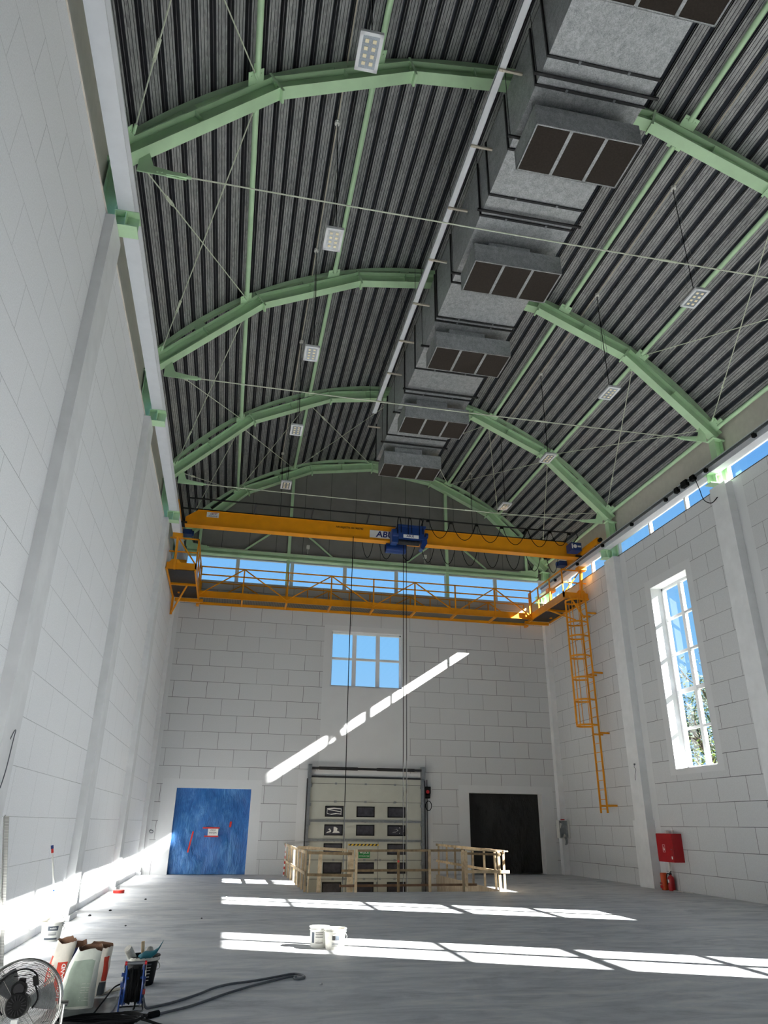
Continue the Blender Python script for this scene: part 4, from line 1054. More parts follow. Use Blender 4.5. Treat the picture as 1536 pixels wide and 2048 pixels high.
# ------------------------------------------------------------------ right wall fittings
hc = empty('hose_cabinet', (12.25, 20.2, .72), 'red fire hose cabinet with a white pictogram on the right wall', 'cabinet')
HX = 12.13
MB().box((HX, 19.50, .72), (XR, 20.28, 1.44)).build('cabinet_body', ['red'], hc, bevel=.008)
dr = MB().box((HX - .012, 19.52, .735), (HX, 20.265, 1.425)).build('door', ['red'], hc)
mb = MB(); y, z = 19.93, 1.06
for a, b, c, d in ((-.055, -.048, -.095, .095), (.048, .055, -.095, .095), (-.055, .055, .088, .095), (-.055, .055, -.095, -.088)): mb.box((HX - .0145, y + a, z + c), (HX - .012, y + b, z + d))
mb.box((HX - .0145, y - .03, z - .05), (HX - .012, y + .02, z + .0)).add([(HX - .0145, y + .0, z), (HX - .0145, y + .035, z), (HX - .0145, y - .01, z + .06)], [(0, 1, 2)]); mb.build('pictogram', ['white'], dr)
MB().box((HX - .0145, 19.545, .80), (HX - .012, 19.60, .87)).build('sticker', ['white'], dr)
MB().cyl((HX - .02, 19.57, 1.04), (HX - .012, 19.57, 1.04), .015, 10).build('lock', ['zinc'], dr)
for y, r, n in ((20.0, .055, 'pipe'), (19.72, .03, 'pipe')):
    MB().cyl((12.32, y, 1.44), (12.32, y, 1.50 if r > .05 else 1.54), r, 14).build('white_pipe_stub', ['white_plastic'], hc, smooth=40)
MB().cyl((12.33, 20.12, .0), (12.33, 20.12, .73), .035, 14).build('riser_pipe', ['white_plastic'], hc, smooth=40)
oc = empty('orange_tube_container', (12.25, 20.72, 0), 'tall orange-red cylindrical container on the floor below the hose cabinet', 'container')
oc.location = (12.24, 20.33, 0); MB().lathe([(.085, 0), (.09, .01), (.09, .42), (.082, .43), (.0, .43)], oc.location, 24).build('container_body', ['orangeplastic'], oc, smooth=40)
MB().box((12.145, 20.28, .05), (12.150, 20.40, .12)).box((12.145, 20.28, .15), (12.150, 20.40, .19)).build('dark_print', ['red'], oc)
ex = empty('fire_extinguisher', (12.3, 20.12, 0), 'red fire extinguisher standing on the floor right of the orange container', 'extinguisher')
ex.location = (12.30, 20.08, 0); c = V(ex.location)
MB().lathe([(.085, 0), (.09, .02), (.09, .29), (.08, .335), (.045, .365), (.03, .375), (.03, .40), (0, .40)], c, 24).build('cylinder', ['red'], ex, smooth=40)
MB().box((c.x - .03, c.y - .02, .39), (c.x + .03, c.y + .02, .43)).bar(c + V((0, .02, .43)), c + V((-.03, -.1, .45)), .02, .015).bar(c + V((0, .02, .45)), c + V((-.03, -.11, .49)), .02, .012).build('valve_lever', ['black'], ex)
MB().tube(smooth_path([c + V((0, .03, .41)), c + V((-.05, .07, .42)), c + V((-.09, .05, .33)), c + V((-.095, .03, .15))], 6), .012, 8).build('hose', ['black'], ex)
MB().box((c.x - .0935, c.y - .05, .2), (c.x - .088, c.y + .02, .28)).build('label_sticker', ['white'], ex)
eb = empty('wrapped_switch_box', (12.2, 26.4, 1.2), 'switch box wrapped in crumpled grey film in the far right corner', 'box')
MB().box((12.02, 26.5, 1.2), (12.43, 26.74, 1.8)).build('box_body', ['white_plastic'], eb, bevel=.01)
mb = sheet('f', 0, .74, 0, .56, 0, 'foil', .06, 8.8, 26, 26); mb.v = [V((12.02 + p.x * .42, 26.47 + p.y, 1.22 + p.z)) for p in mb.v]; mb.build('film_wrap', ['film'], eb, smooth=180)
MB().box((12.16, 26.55, 1.8), (12.28, 26.65, 1.84)).build('red_switch', ['red'], eb)
MB().tube(smooth_path([(12.2, 26.46, 1.25), (12.22, 26.42, 1.1), (12.2, 26.45, .98)], 5), .03, 7).tube(smooth_path([(12.26, 26.46, 1.25), (12.27, 26.43, 1.08), (12.25, 26.46, 1.0)], 5), .02, 7).build('film_tail', ['film'], eb)
o = MB().box((12.28, 19.55, 0), (12.34, 20.12, .02)).build('white_batten', ['white_plastic']); tag(o, 'short white plastic batten on the floor below the fire extinguisher', 'batten')
o = MB().tube(smooth_path([(12.3, 19.5, .012), (12.36, 19.35, .012), (12.34, 19.15, .012)], 6), .014, 6).build('cable_offcut', ['white_plastic']); tag(o, 'short white cable offcut on the floor along the right wall', 'cable')
o = MB().tube(smooth_path([(12.20, 21.08, 3.35), (12.19, 21.1, 3.28), (12.20, 21.04, 3.2), (12.2, 21.12, 3.05), (12.2, 21.14, 2.9)], 6), .007, 5).box((12.19, 21.05, 3.33), (12.215, 21.12, 3.38)).build('wall_wire', ['greycable']); tag(o, 'short loose wire hanging from the right pilaster beside the ladder', 'wire')
o = MB().tube(smooth_path([(XPL, 9.15, 2.42), (XPL + .03, 9.12, 2.5), (XPL + .03, 9.18, 2.52), (XPL + .02, 9.2, 2.4), (XPL + .025, 9.14, 2.1), (XPL + .02, 9.08, 1.9)], 7), .006, 5).build('wall_wire', ['greycable']); tag(o, 'loose looped wire hanging from the nearest left pilaster', 'wire')
o = MB().tube(smooth_path([(-2.33, 26.98, 1.28), (-2.3, 26.95, 1.33), (-2.22, 26.95, 1.31), (-2.22, 26.95, 1.25), (-2.32, 26.96, 1.25)], 6), .012, 6).build('wall_wire', ['greycable']); tag(o, 'small coil of grey wire on the far wall by its left corner', 'wire')
o = MB().bar((-2.43, 10.62, 0), (-2.43, 9.53, 1.62), .055, .006, up=(1, 0, 0)).bar((-2.43 + .024, 10.62, 0), (-2.43 + .024, 9.53, 1.62), .006, .05, up=(1, 0, 0)).build('perforated_strip', ['perfstrip']); tag(o, 'perforated metal plaster bead leaning on the left wall at the photo edge', 'metal strip')
o = MB().cyl((-1.5 - .78, 20.3, 0), (-2.28, 20.3, .07), .13, 20).build('red_tape_roll', ['redplastic'], bevel=.01, smooth=40); tag(o, 'flat red roll on the floor by the left wall', 'roll')

# ------------------------------------------------------------------ buckets
def bucket(c, r0, r1, h, label, mat='white_plastic', fill='plastermix', name='plastic_bucket', group='buckets on the hall floor', wire=True, fillh=.82):
    b = empty(name, c, label, 'bucket', group); c = V(c)
    rr = lambda z: r0 + (r1 - r0) * z / h
    prof = [(r0 * .94, 0), (r0, .012), (rr(h * .82), h * .82), (rr(h * .82) + .012, h * .83), (rr(h * .88) + .012, h * .88), (rr(h * .88), h * .885), (r1, h - .015), (r1 + .012, h - .012), (r1 + .012, h), (r1 - .004, h), (rr(h * .5) - .008, h * .5), (rr(.05) - .008, .03), (0, .03)]
    MB().lathe(prof, c, 36).build('bucket_body', [mat], b, smooth=45)
    mb = MB(); n = 36; z = h * fillh; R = rr(z) - .008
    vs = [c + V((0, 0, z + .015))]
    for q in (.5, 1.0):
        for k in range(n): a = 2 * pi * k / n; vs.append(c + V((R * q * cos(a), R * q * sin(a), z + .02 * mnoise.noise(V((q * 3 * cos(a), q * 3 * sin(a), c.x))))))
    fs = [(0, 1 + k, 1 + (k + 1) % n) for k in range(n)] + [(1 + k, 1 + n + k, 1 + n + (k + 1) % n, 1 + (k + 1) % n) for k in range(n)]
    mb.add(vs, fs).build('contents', [fill], b, smooth=180)
    if wire:
        a0 = atan2(-c.y, -c.x) + .9; pts = []
        for k in range(15):
            t = pi * k / 14; e = V((cos(a0), sin(a0), 0)) * cos(t); f_ = V((-sin(a0), cos(a0), 0)) * sin(t)
            p = (e + f_) * (r1 + .018); p.z = h * .86 - .45 * h * sin(t); pts.append(c + p)
        MB().tube(pts, .004, 6).build('wire_handle', ['wire'], b)
    return b
def curved_label(b, c, r0, r1, h, ang, span, z0, z1, mat, name='printed_label', e=.002):
    c = V(c); vs = []; n = 10
    for z in (z0, z1):
        r = r0 + (r1 - r0) * z / h + e
        for k in range(n + 1): a = ang - span / 2 + span * k / n; vs.append(c + V((r * cos(a), r * sin(a), z)))
    return MB().add(vs, [(k, k + 1, n + 2 + k, n + 1 + k) for k in range(n)]).build(name, [mat], b)
def face(c): return atan2(-c[1], -c[0])
def lines(b, c, r0, r1, h, ang, span, zs, mat, t=.006):
    for z in zs: curved_label(b, c, r0, r1, h, ang, span, z, z + t, mat, 'printed_line', .0032)
c = (-2.27, 12.62, 0); A = face(c)
b = bucket(c, .125, .15, .24, 'white paint bucket with a black label by the left wall, holding a roller pole')
curved_label(b, c, .125, .15, .24, A + .12, 1.0, .135, .192, 'greyink'); curved_label(b, c, .125, .15, .24, A, 1.4, .02, .045, 'greyink')
lines(b, c, .125, .15, .24, A + .1, .8, (.105, .09, .078), 'greyink')
text('nobilit', .035, 'white', b, (c[0] + .149 * cos(A + .12), c[1] + .149 * sin(A + .12), .165), xdir=(-sin(A + .12), cos(A + .12), 0))
mb = MB().bar((-2.3, 12.6, .2), (-2.16, 12.55, .33), .12, .006, up=(0, 1, 0)).bar((-2.33, 12.66, .2), (-2.38, 12.6, .29), .12, .006, up=(0, 1, 0)); mb.build('scraper_blade', ['dirty_white'], b)
po = empty('roller_pole', (-2.25, 12.64, .2), 'white telescopic pole with blue and red tip standing in the left wall bucket', 'pole')
P0, P1 = V((-2.24, 12.64, .2)), V((-2.47, 12.62, 1.24))
D = P1 - P0
MB().cyl(P0, P0 + D * .42, .013, 10).cyl(P0 + D * .40, P0 + D * .93, .011, 10).build('tube', ['white_plastic'], po, smooth=40)
MB().cyl(P0 + D * .41, P0 + D * .43, .017, 10).build('collar', ['blue_paint'], po); MB().cyl(P0 + D * .955, P1, .02, 10).build('blue_tip', ['blue_paint'], po); MB().cyl(P0 + D * .90, P0 + D * .955, .017, 10).build('red_sleeve', ['redplastic'], po)
c = (1.49, 11.56, 0); A = face(c)
b = bucket(c, .122, .132, .255, 'white plaster bucket with a lined paper label, left one of the pair mid-floor', fill='plastermix')
curved_label(b, c, .122, .132, .255, A + .0, .9, .05, .19, 'dirty_white'); lines(b, c, .122, .132, .255, A, .8, (.185, .165, .13, .06), 'ink'); curved_label(b, c, .122, .132, .255, A - .75, .35, .06, .19, 'greyink')
c = (1.68, 11.34, 0); A = face(c)
b = bucket(c, .125, .15, .255, 'plaster-smeared white bucket, right one of the pair mid-floor', mat='dirty_white', fill='plastermix', fillh=.9)
curved_label(b, c, .125, .15, .255, A - .1, .3, .12, .175, 'ink'); curved_label(b, c, .125, .15, .255, A + .25, .38, .12, .175, 'greyink'); lines(b, c, .125, .15, .255, A + .05, .7, (.05, .065, .085), 'greyink')
c = (-.69, 9.28, 0); A = face(c)
b = bucket(c, .13, .16, .27, 'black bucket full of tools behind the cable reel', mat='black', fill='plastermix', fillh=.85)
curved_label(b, c, .13, .16, .27, A + .35, .5, .19, .205, 'greyink'); lines(b, c, .13, .16, .27, A + .35, .45, (.165, .14, .11, .08, .05), 'dirty_white', .008)
curved_label(b, c, .13, .16, .27, A, 2.6, .228, .262, 'dirty_white', 'plaster_smear', .014)
o = MB().cyl((-.80, 9.22, .25), (-.85, 9.15, .345), .042, 18).cyl((-.85, 9.15, .345), (-.854, 9.145, .352), .038, 18).build('foam_can', ['dirty_white'], smooth=40); tag(o, 'plaster-dusted tube lying in the black tool bucket', 'tube')
o = MB().bar((-.70, 9.27, .24), (-.715, 9.25, .40), .035, .02, up=(0, 1, 0)).build('trowel_handle', ['wood'], bevel=.006); tag(o, 'short wooden tool handle sticking up from the black bucket', 'tool')
gv = MB(); secs = []
for k, (p, rx, rz) in enumerate([((-.74, 9.16, .255), .03, .03), ((-.68, 9.14, .29), .07, .035), ((-.60, 9.15, .29), .07, .035), ((-.55, 9.17, .32), .06, .03), ((-.52, 9.18, .37), .045, .022), ((-.50, 9.18, .41), .02, .012)]):
    secs.append([V(p) + V((rx * .3 * cos(t) * .4, rx * sin(t), rz * cos(t))) for t in [2 * pi * q / 10 for q in range(10)]])
o = gv.sweep(secs).build('rubber_glove', ['teal'], smooth=180); tag(o, 'teal rubber glove draped over the rim of the black bucket', 'glove')
o = MB().lathe([(.0, 0), (.04, .0), (.05, .05), (.03, .09), (.0, .10)], (-.64, 9.3, .25), 9).build('rag', ['dirty_white'], smooth=180); tag(o, 'crumpled white rag on top of the black bucket', 'rag')
c = (-1.75, 7.85, 0)
b = bucket(c, .13, .155, .24, 'greyish plaster bucket cut by the left edge of the photo behind the fan', mat='dirty_white', wire=False)

# ------------------------------------------------------------------ sacks
def sack(base, w, dpt, h, rot, lean, label, mat, seed, open_top=True, group='paper sacks by the fan', taper=.06, tilt=.022):
    r = empty('paper_sack', base, label, 'sack', group, rot=(0, 0, rot))
    secs = []; n = 28; NZ = 14
    for j in range(NZ + 1):
        t = j / NZ; z = h * t
        sx = w / 2 * (1.0 - taper * t + .05 * sin(pi * t)); sy = dpt / 2 * (1.0 - (.72 if not open_top else .30) * t ** 1.6 + .12 * sin(pi * t))
        row = []
        for k in range(n):
            a = 2 * pi * k / n; e = 2 / 3.2
            x = sx * math.copysign(abs(cos(a)) ** e, cos(a)); y = sy * math.copysign(abs(sin(a)) ** e, sin(a))
            nn = mnoise.fractal(V((x * 7 + seed, y * 7, z * 5 + seed)), 1, 2, 4) * .014
            zz = z + (.03 * mnoise.noise(V((a * 1.2, seed, 0))) + .012 * mnoise.noise(V((a * 4, seed, 5))) + tilt * sin(a)) * t ** 3
            row.append(V((x + nn + lean[0] * t * t, y + nn + lean[1] * t * t, max(zz, 0))))
        secs.append(row)
    mb = MB(); mb.sweep(secs, caps=False); mb.poly(list(reversed(secs[0])))
    mb.build('sack_body', [mat], r, local=True, smooth=70)
    cx, cy = lean
    inner = []
    for q, dz in ((.97, 0), (.90, -.05), (.8, -.09)):
        inner.append([V((cx + (p.x - cx) * q, cy + (p.y - cy) * q, p.z + dz)) for p in secs[-1]])
    MB().sweep(inner, caps=False).poly(inner[-1]).build('inner_lining', ['kraft'], r, local=True, smooth=70)
    r['_w'] = w; return r, secs
def sack_patch(r, secs, a0, a1, z0, z1, mat, name='printed_band'):
    """print lying on the sack surface between angle indices and height fractions"""
    n = len(secs[0]); NZ = len(secs) - 1
    def P(a, t):
        j = min(int(t * NZ), NZ - 1); f = t * NZ - j; k = a / (2 * pi) * n; i = int(math.floor(k)); g = k - i
        def q(jj): return secs[jj][i % n].lerp(secs[jj][(i + 1) % n], g)
        p = q(j).lerp(q(j + 1), f); ctr = sum(secs[j], V((0, 0, 0))) / n; d = p - ctr; d.z = 0
        return p + d.normalized() * .004
    vs = []; fs = []; A, T = 8, 10
    for j in range(T + 1):
        for i in range(A + 1): vs.append(P(a0 + (a1 - a0) * i / A, z0 + (z1 - z0) * j / T))
    for j in range(T):
        for i in range(A): a = j * (A + 1) + i; fs.append((a, a + 1, a + A + 2, a + A + 1))
    MB().add(vs, fs).build(name, [mat], r, local=True, smooth=180); return P
S3 = 3 * pi / 2          # local -y side faces the viewpoint
r, s_ = sack((-1.43, 8.62, 0), .20, .16, .50, -.05, (.03, .03), 'tall narrow white sack with orange-red printing, left of the pale green sack', 'bagwhite', 2.0, open_top=False)
P = sack_patch(r, s_, S3 - .05, S3 + .72, .02, .66, 'bagred'); sack_patch(r, s_, S3 - 1.05, S3 - .7, .1, .75, 'bagred')
a, b2 = P(S3 + .33, .1), P(S3 + .33, .6); text('GOLDBAND', .05, 'white', r, (a + b2) / 2 + V((0, -.006, 0)), xdir=(b2 - a), ydir=(-1, 0, .1), local=True, sx=1.0, bold=.02)
text('KNAUF', .06, 'bagred', r, P(S3 - .45, .45) + V((0, -.01, 0)), xdir=(.15, 0, 1), ydir=(-1, 0, .1), local=True)
r, s_ = sack((-1.17, 8.28, 0), .33, .20, .48, .08, (.06, .02), 'large pale green open sack standing in the middle of the sacks', 'baggreen', 4.4, taper=.34)
sack_patch(r, s_, S3 - .72, S3 + .55, .06, .82, 'greenprint'); sack_patch(r, s_, S3 - 1.25, S3 - .98, .10, .17, 'red')
mb = MB()
for k in range(9):
    p = None
sack_patch(r, s_, S3 - .05, S3 + .58, .15, .155, 'white', 'printed_line')
for t in (.2, .24, .28, .32, .36, .42): sack_patch(r, s_, S3 + .0, S3 + .55, t, t + .006, 'dirty_white', 'printed_line')
sack_patch(r, s_, S3 - .55, S3 - .2, .08, .13, 'greyink', 'printed_oval')
r, s_ = sack((-1.12, 8.82, 0), .26, .17, .43, -.1, (.03, -.01), 'white open sack with dark red lettering behind the pale green sack', 'bagwhite', 6.1)
sack_patch(r, s_, S3 + .55, S3 + 1.3, .3, .8, 'bagred'); sack_patch(r, s_, S3 + .4, S3 + 1.35, .02, .28, 'foil')
r, s_ = sack((-1.33, 8.86, 0), .22, .16, .44, .1, (.0, .0), 'dark blue open sack squeezed between the white and green sacks', 'bagblue', 7.7)

# ------------------------------------------------------------------ floor fan
F = empty('drum_fan', (-1.27, 6.43, 0), 'round chrome wire floor fan seen from its motor side at the lower left', 'fan')
ctr = V((-1.285, 6.43, .385)); ax = (V((0, 0, 1.25)) - ctr); ax = (ax.normalized() + V((-.12, 0, 0))).normalized()
ux = V((0, 0, 1)).cross(ax).normalized(); uy = ax.cross(ux).normalized(); R = .272
pt = lambda r, t, d: ctr + (ux * cos(t) + uy * sin(t)) * r + ax * d
for d, r in ((.06, R), (-.09, R), (-.01, R + .004)):
    MB().tube([pt(r, 2 * pi * k / 48, d) for k in range(48)], .006 if abs(d) > .02 else .004, 6, closed=True).build('hoop_ring', ['chrome'], F)
mb = MB()
for i in range(28):
    r = .075 + (R - .075) * i / 28; d = .06 + .045 * (1 - (r / R) ** 2)
    mb.tube([pt(r, 2 * pi * k / 40, d) for k in range(40)], .0019, 4, closed=True)
mb.build('rear_grille', ['chrome'], F)
mb = MB()
for i in range(18):
    r = .05 + (R - .05) * i / 18; d = -.09 - .03 * (1 - (r / R) ** 2)
    mb.tube([pt(r, 2 * pi * k / 36, d) for k in range(36)], .0019, 4, closed=True)
mb.build('front_grille', ['chrome'], F)
mb = MB()
for k in range(4):
    t = 2 * pi * k / 4 + .7; mb.tube([pt(.05, t, .108), pt(.16, t, .092), pt(R, t, .06)], .003, 5)
    mb.tube([pt(.05, t, -.12), pt(.16, t, -.108), pt(R, t, -.09)], .003, 5); mb.tube([pt(R, t, .06), pt(R, t, -.09)], .004, 5)
mb.build('grille_spoke', ['chrome'], F)
for k in range(3):
    t0 = 2 * pi * k / 3 + .2; vs = []
    for i in range(7):
        r = .05 + .185 * i / 6; wdt = .5 - .12 * i / 6
        for e in (-1, 0, 1): vs.append(pt(r, t0 + wdt * e, -.02 + .03 * e))
    MB().add(vs, [(3 * i + e, 3 * i + e + 1, 3 * i + e + 4, 3 * i + e + 3) for i in range(6) for e in (0, 1)]).build('blade', ['zinc'], F, smooth=180)
MB().cyl(pt(0, 0, .16), pt(0, 0, .0), .075, 24).build('motor', ['black'], F, smooth=40, bevel=.006)
mb = MB(); c1 = pt(.095, pi / 2 + .1, .12); mb.cyl(c1 + ax * .02, c1 - ax * .05, .05, 20); mb.bar(pt(.02, pi / 2, .11), c1, .09, .05, up=ax); mb.build('switch_box', ['black'], F, smooth=40)
MB().cyl(c1 + ax * .026, c1 + ax * .02, .034, 20).build('switch_dial', ['darksteel'], F, smooth=40)
mb = MB()
for k in range(16): t = 2 * pi * k / 16; mb.bar(pt(.03, t, .163), pt(.06, t, .163), .006, .004, up=ax)
mb.build('vent_rib', ['darksteel'], F)
MB().bar(pt(.1, -pi / 2 - .2, .13), pt(.1, -pi / 2 + .2, .13), .03, .01, up=ax).build('rating_plate', ['paper'], F)
MB().tube([pt(.18, pi / 2 + .35, .10), pt(.19, pi / 2 - .3, .10)], .003, 5).bar(pt(.145, pi / 2 + .16, .1), pt(.145, pi / 2 - .16, .1), .035, .012, up=ax).build('handle_bracket', ['black'], F)
MB().tube(smooth_path([pt(.10, -2.6, .12), pt(.17, pi - .3, .12), pt(.20, pi / 2 + .6, .12), pt(.215, pi / 2, .12), pt(.2, pi / 2 - .45, .12), pt(.15, .9, .12), pt(.13, .3, .12), pt(.1, -.2, .12)], 8), .006, 6).tube(smooth_path([pt(.2, pi / 2 + .5, .12), pt(.21, pi - .6, .13), pt(.27, pi + .1, .14), pt(.33, pi + .5, .12)], 8), .005, 6).build('power_cord', ['rubber'], F)
c2 = pt(.175, .95, .13); MB().bar(c2 - uy * .03, c2 + uy * .03 + ux * -.02, .035, .03, up=ax).build('plug', ['black'], F)
mb = MB()
for s in (-1, 1):
    q = ctr + ux * s * (R + .02)
    mb.tube([q, V((q.x, q.y, .012)), V((q.x, q.y - .18, .012))], .010, 8); mb.tube([V((q.x, q.y, .012)), V((q.x, q.y + .16, .012))], .010, 8)
    mb.cyl(ctr + ux * s * R, ctr + ux * s * (R + .05), .014, 10)
q0, q1 = ctr - ux * (R + .02), ctr + ux * (R + .02)
mb.tube([V((q0.x, q0.y - .18, .012)), V((q1.x, q1.y - .18, .012))], .010, 8); mb.tube([V((q0.x, q0.y + .16, .012)), V((q1.x, q1.y + .16, .012))], .010, 8)
mb.build('stand', ['chrome'], F)

# ------------------------------------------------------------------ cable reel
Rl = empty('cable_reel', (0, 0, 0), 'blue cable reel with black cable on a chrome stand before the black bucket', 'cable reel')
B = lambda mb, n, m, **k: mb.build(n, [m], Rl, local=True, **k)
zc = .20
for s in (-1, 1):
    x = s * .075
    mb = MB(); mb.tube([(x, .150 * cos(2 * pi * k / 28), zc + .150 * sin(2 * pi * k / 28)) for k in range(28)], .009, 6, closed=True)
    for k in range(3): t = 2 * pi * k / 3 + .5; mb.bar((x, .03 * cos(t), zc + .03 * sin(t)), (x, .15 * cos(t), zc + .15 * sin(t)), .008, .05, up=(1, 0, 0))
    mb.cyl((x - .006, 0, zc), (x + .006, 0, zc), .05, 20); B(mb, 'side_flange', 'blue_paint', smooth=40)
    st = smooth_path([(s * .092, -.02, .37), (s * .094, 0, .33), (s * .10, .01, .18), (s * .104, .06, .03), (s * .10, .09, .012), (s * .06, .10, .012)], 6)
    B(MB().tube(st, .008, 8), 'stand_tube', 'chrome', smooth=60)
    st = smooth_path([(s * .10, .01, .18), (s * .106, -.06, .05), (s * .104, -.10, .012), (s * .06, -.11, .012)], 6); B(MB().tube(st, .008, 8), 'stand_tube', 'blue_paint' if s < 0 else 'chrome', smooth=60)
B(MB().cyl((-.06, .1, .012), (.06, .1, .012), .008, 8).cyl((-.06, -.11, .012), (.06, -.11, .012), .008, 8), 'stand_bar', 'chrome')
B(MB().cyl((-.085, -.02, .375), (.085, -.02, .375), .013, 12), 'carry_handle', 'greycable')
B(MB().cyl((-.097, -.02, .375), (-.078, -.02, .375), .017, 12).cyl((.078, -.02, .375), (.097, -.02, .375), .017, 12).box((.08, -.03, .125), (.112, .03, .165)), 'red_joint', 'red')
B(MB().cyl((-.07, 0, zc), (.07, 0, zc), .085, 24), 'drum', 'black', smooth=40)
random.seed(3)
mb = MB()
for i in range(10):
    x = -.062 + .0138 * i; r = .122 + random.uniform(-.012, .012)
    mb.tube([(x + random.uniform(-.002, .002), r * cos(2 * pi * k / 26), zc + r * sin(2 * pi * k / 26) - (.012 if 14 < k < 25 else 0)) for k in range(26)], .0085, 6, closed=True)
mb.tube(smooth_path([(.02, -.13, zc), (.03, -.13, .10), (.028, -.12, .045), (.022, -.11, .03)], 5), .008, 6)
B(mb, 'wound_cable', 'rubber', smooth=60)
B(MB().box((-.115, -.04, .19), (-.082, .04, .23)).box((-.11, -.03, .10), (-.085, .03, .13)).box((-.115, -.02, .27), (-.085, .02, .30)), 'socket_cover', 'blue_paint')
Rl.location = (-.665, 8.1, 0); Rl.rotation_euler = (0, 0, .12)

# ------------------------------------------------------------------ cables and sheet on the floor
def floor_pt(u, v, z=0.012):
    return V(FP[(u, v)]) + V((0, 0, z))
cab = [(-.56, 8.08, .10), (-.53, 8.06, .03), (-.47, 8.14, .014), (-.31, 8.29, .014), (-.08, 8.62, .014), (.07, 8.90, .014), (.23, 9.08, .014), (.46, 9.20, .014), (.74, 9.40, .014), (.93, 9.55, .014), (1.03, 9.50, .014), (1.06, 9.35, .014), (1.0, 9.27, .014), (.94, 9.30, .014), (.96, 9.38, .018), (.86, 9.36, .014), (.52, 9.02, .014), (.20, 8.62, .014), (-.13, 8.13, .014), (-.42, 7.83, .016)]
mc = empty('extension_cable', cab[3], 'long grey extension cable looping across the floor from the reel', 'cable')
MB().tube(smooth_path(cab, 9), .0115, 8).build('cable', ['greycable'], mc, smooth=60)
MB().cyl((-.40, 7.85, .02), (-.47, 7.78, .02), .028, 12).cyl((-.46, 7.79, .02), (-.49, 7.76, .02), .02, 12).build('coupling_plug', ['rubber'], mc)
c1 = MB().tube(smooth_path([(-.775, 8.09, .21), (-.83, 8.02, .19), (-.90, 7.9, .10), (-.98, 7.8, .02), (-1.15, 7.78, .012), (-1.35, 7.72, .012)], 8), .007, 6).build('supply_cord', ['rubber'], smooth=60); tag(c1, 'thin black cord from the cable reel toward the fan', 'cable')
c1 = MB().tube(smooth_path([(-1.02, 7.55, .02), (-.9, 7.73, .02), (-.75, 7.80, .02), (-.62, 7.76, .02), (-.48, 7.62, .02), (-.38, 7.48, .02), (-.30, 7.38, .02)], 8), .011, 7).build('black_cable', ['rubber'], smooth=60); tag(c1, 'thick black cable arching over the coiled bundle at the bottom edge', 'cable')
bd = empty('coiled_cable_bundle', (-.85, 7.5, 0), 'coiled bundle of black cable lying at the bottom edge of the photo', 'cable', None)
for k in range(9):
    rx, ry = .26 + .012 * k, .085 + .010 * k; cx, cy = -.85 + random.uniform(-.02, .02), 7.50 + random.uniform(-.015, .015)
    MB().tube([(cx + rx * cos(2 * pi * i / 30), cy + ry * sin(2 * pi * i / 30) + .03 * cos(2 * pi * i / 30), .012 + .0075 * k + .004 * sin(i * 1.3 + k)) for i in range(30)], .0085, 6, closed=True).build('cable_turn', ['rubber'], bd, smooth=60)
mb = sheet('pl', 0, 1, 0, 1, 0, 'foil', .05, 11.2, 40, 40)
def plmap(p):
    a = V((-1.42, 7.35, 0)).lerp(V((-.83, 7.5, 0)), p.x); b_ = V((-1.35, 8.5, 0)).lerp(V((-.80, 8.62, 0)), p.x)
    q = a.lerp(b_, p.z); q.z = .006 + abs(p.y) * .5 ; q.x += .05 * mnoise.noise(V((p.z * 4, p.x * 3, 2))); q.y += .05 * mnoise.noise(V((p.x * 5, p.z, 4))); return q
mb.v = [plmap(p) for p in mb.v]; o = mb.build('plastic_sheet', ['foil'], smooth=180); tag(o, 'crumpled grey plastic sheet on the floor under the sacks', 'plastic sheet')
o = MB().add([(-1.0, 8.75, .012), (-.83, 8.85, .03), (-.80, 8.95, .035), (-.96, 8.95, .015), (-1.0, 8.75, .02), (-.83, 8.85, .038), (-.80, 8.95, .043), (-.96, 8.95, .023)], [(0, 1, 2, 3), (7, 6, 5, 4), (0, 4, 5, 1), (1, 5, 6, 2), (2, 6, 7, 3), (3, 7, 4, 0)]).build('board_scrap', ['cardboard']); tag(o, 'torn grey board scrap on the floor right of the sacks', 'scrap')
random.seed(11)
for i, (x, y, s, m, lb) in enumerate([(-1.95, 16.4, .05, 'ink', 'small dark crumb on the floor by the second left pilaster'), (-2.2, 15.6, .05, 'ink', 'dark lump at the foot of the left wall past the second pilaster'), (-1.5, 18.6, .045, 'ink', 'small dark stone on the floor between the left pilasters'), (.25, 18.95, .05, 'white', 'white plaster lump on the floor left of the timber guard rail'), (-1.4, 14.1, .03, 'ink', 'tiny dark crumb on the floor beyond the paint bucket'), (1.2, 9.0, .03, 'white', 'small white paper scrap on the floor right of the cable loop'), (9.5, 24.2, .035, 'white', 'small white lump on the floor before the black curtain'), (-.2, 15.0, .03, 'ink', 'tiny dark stone on the open floor left of the sun stripe')]):
    o = MB().lathe([(s * .5, 0), (s * .6, s * .25), (s * .35, s * .5), (0, s * .55)], (x, y, 0), 7).build('debris_lump', [m]); tag(o, lb, 'debris')

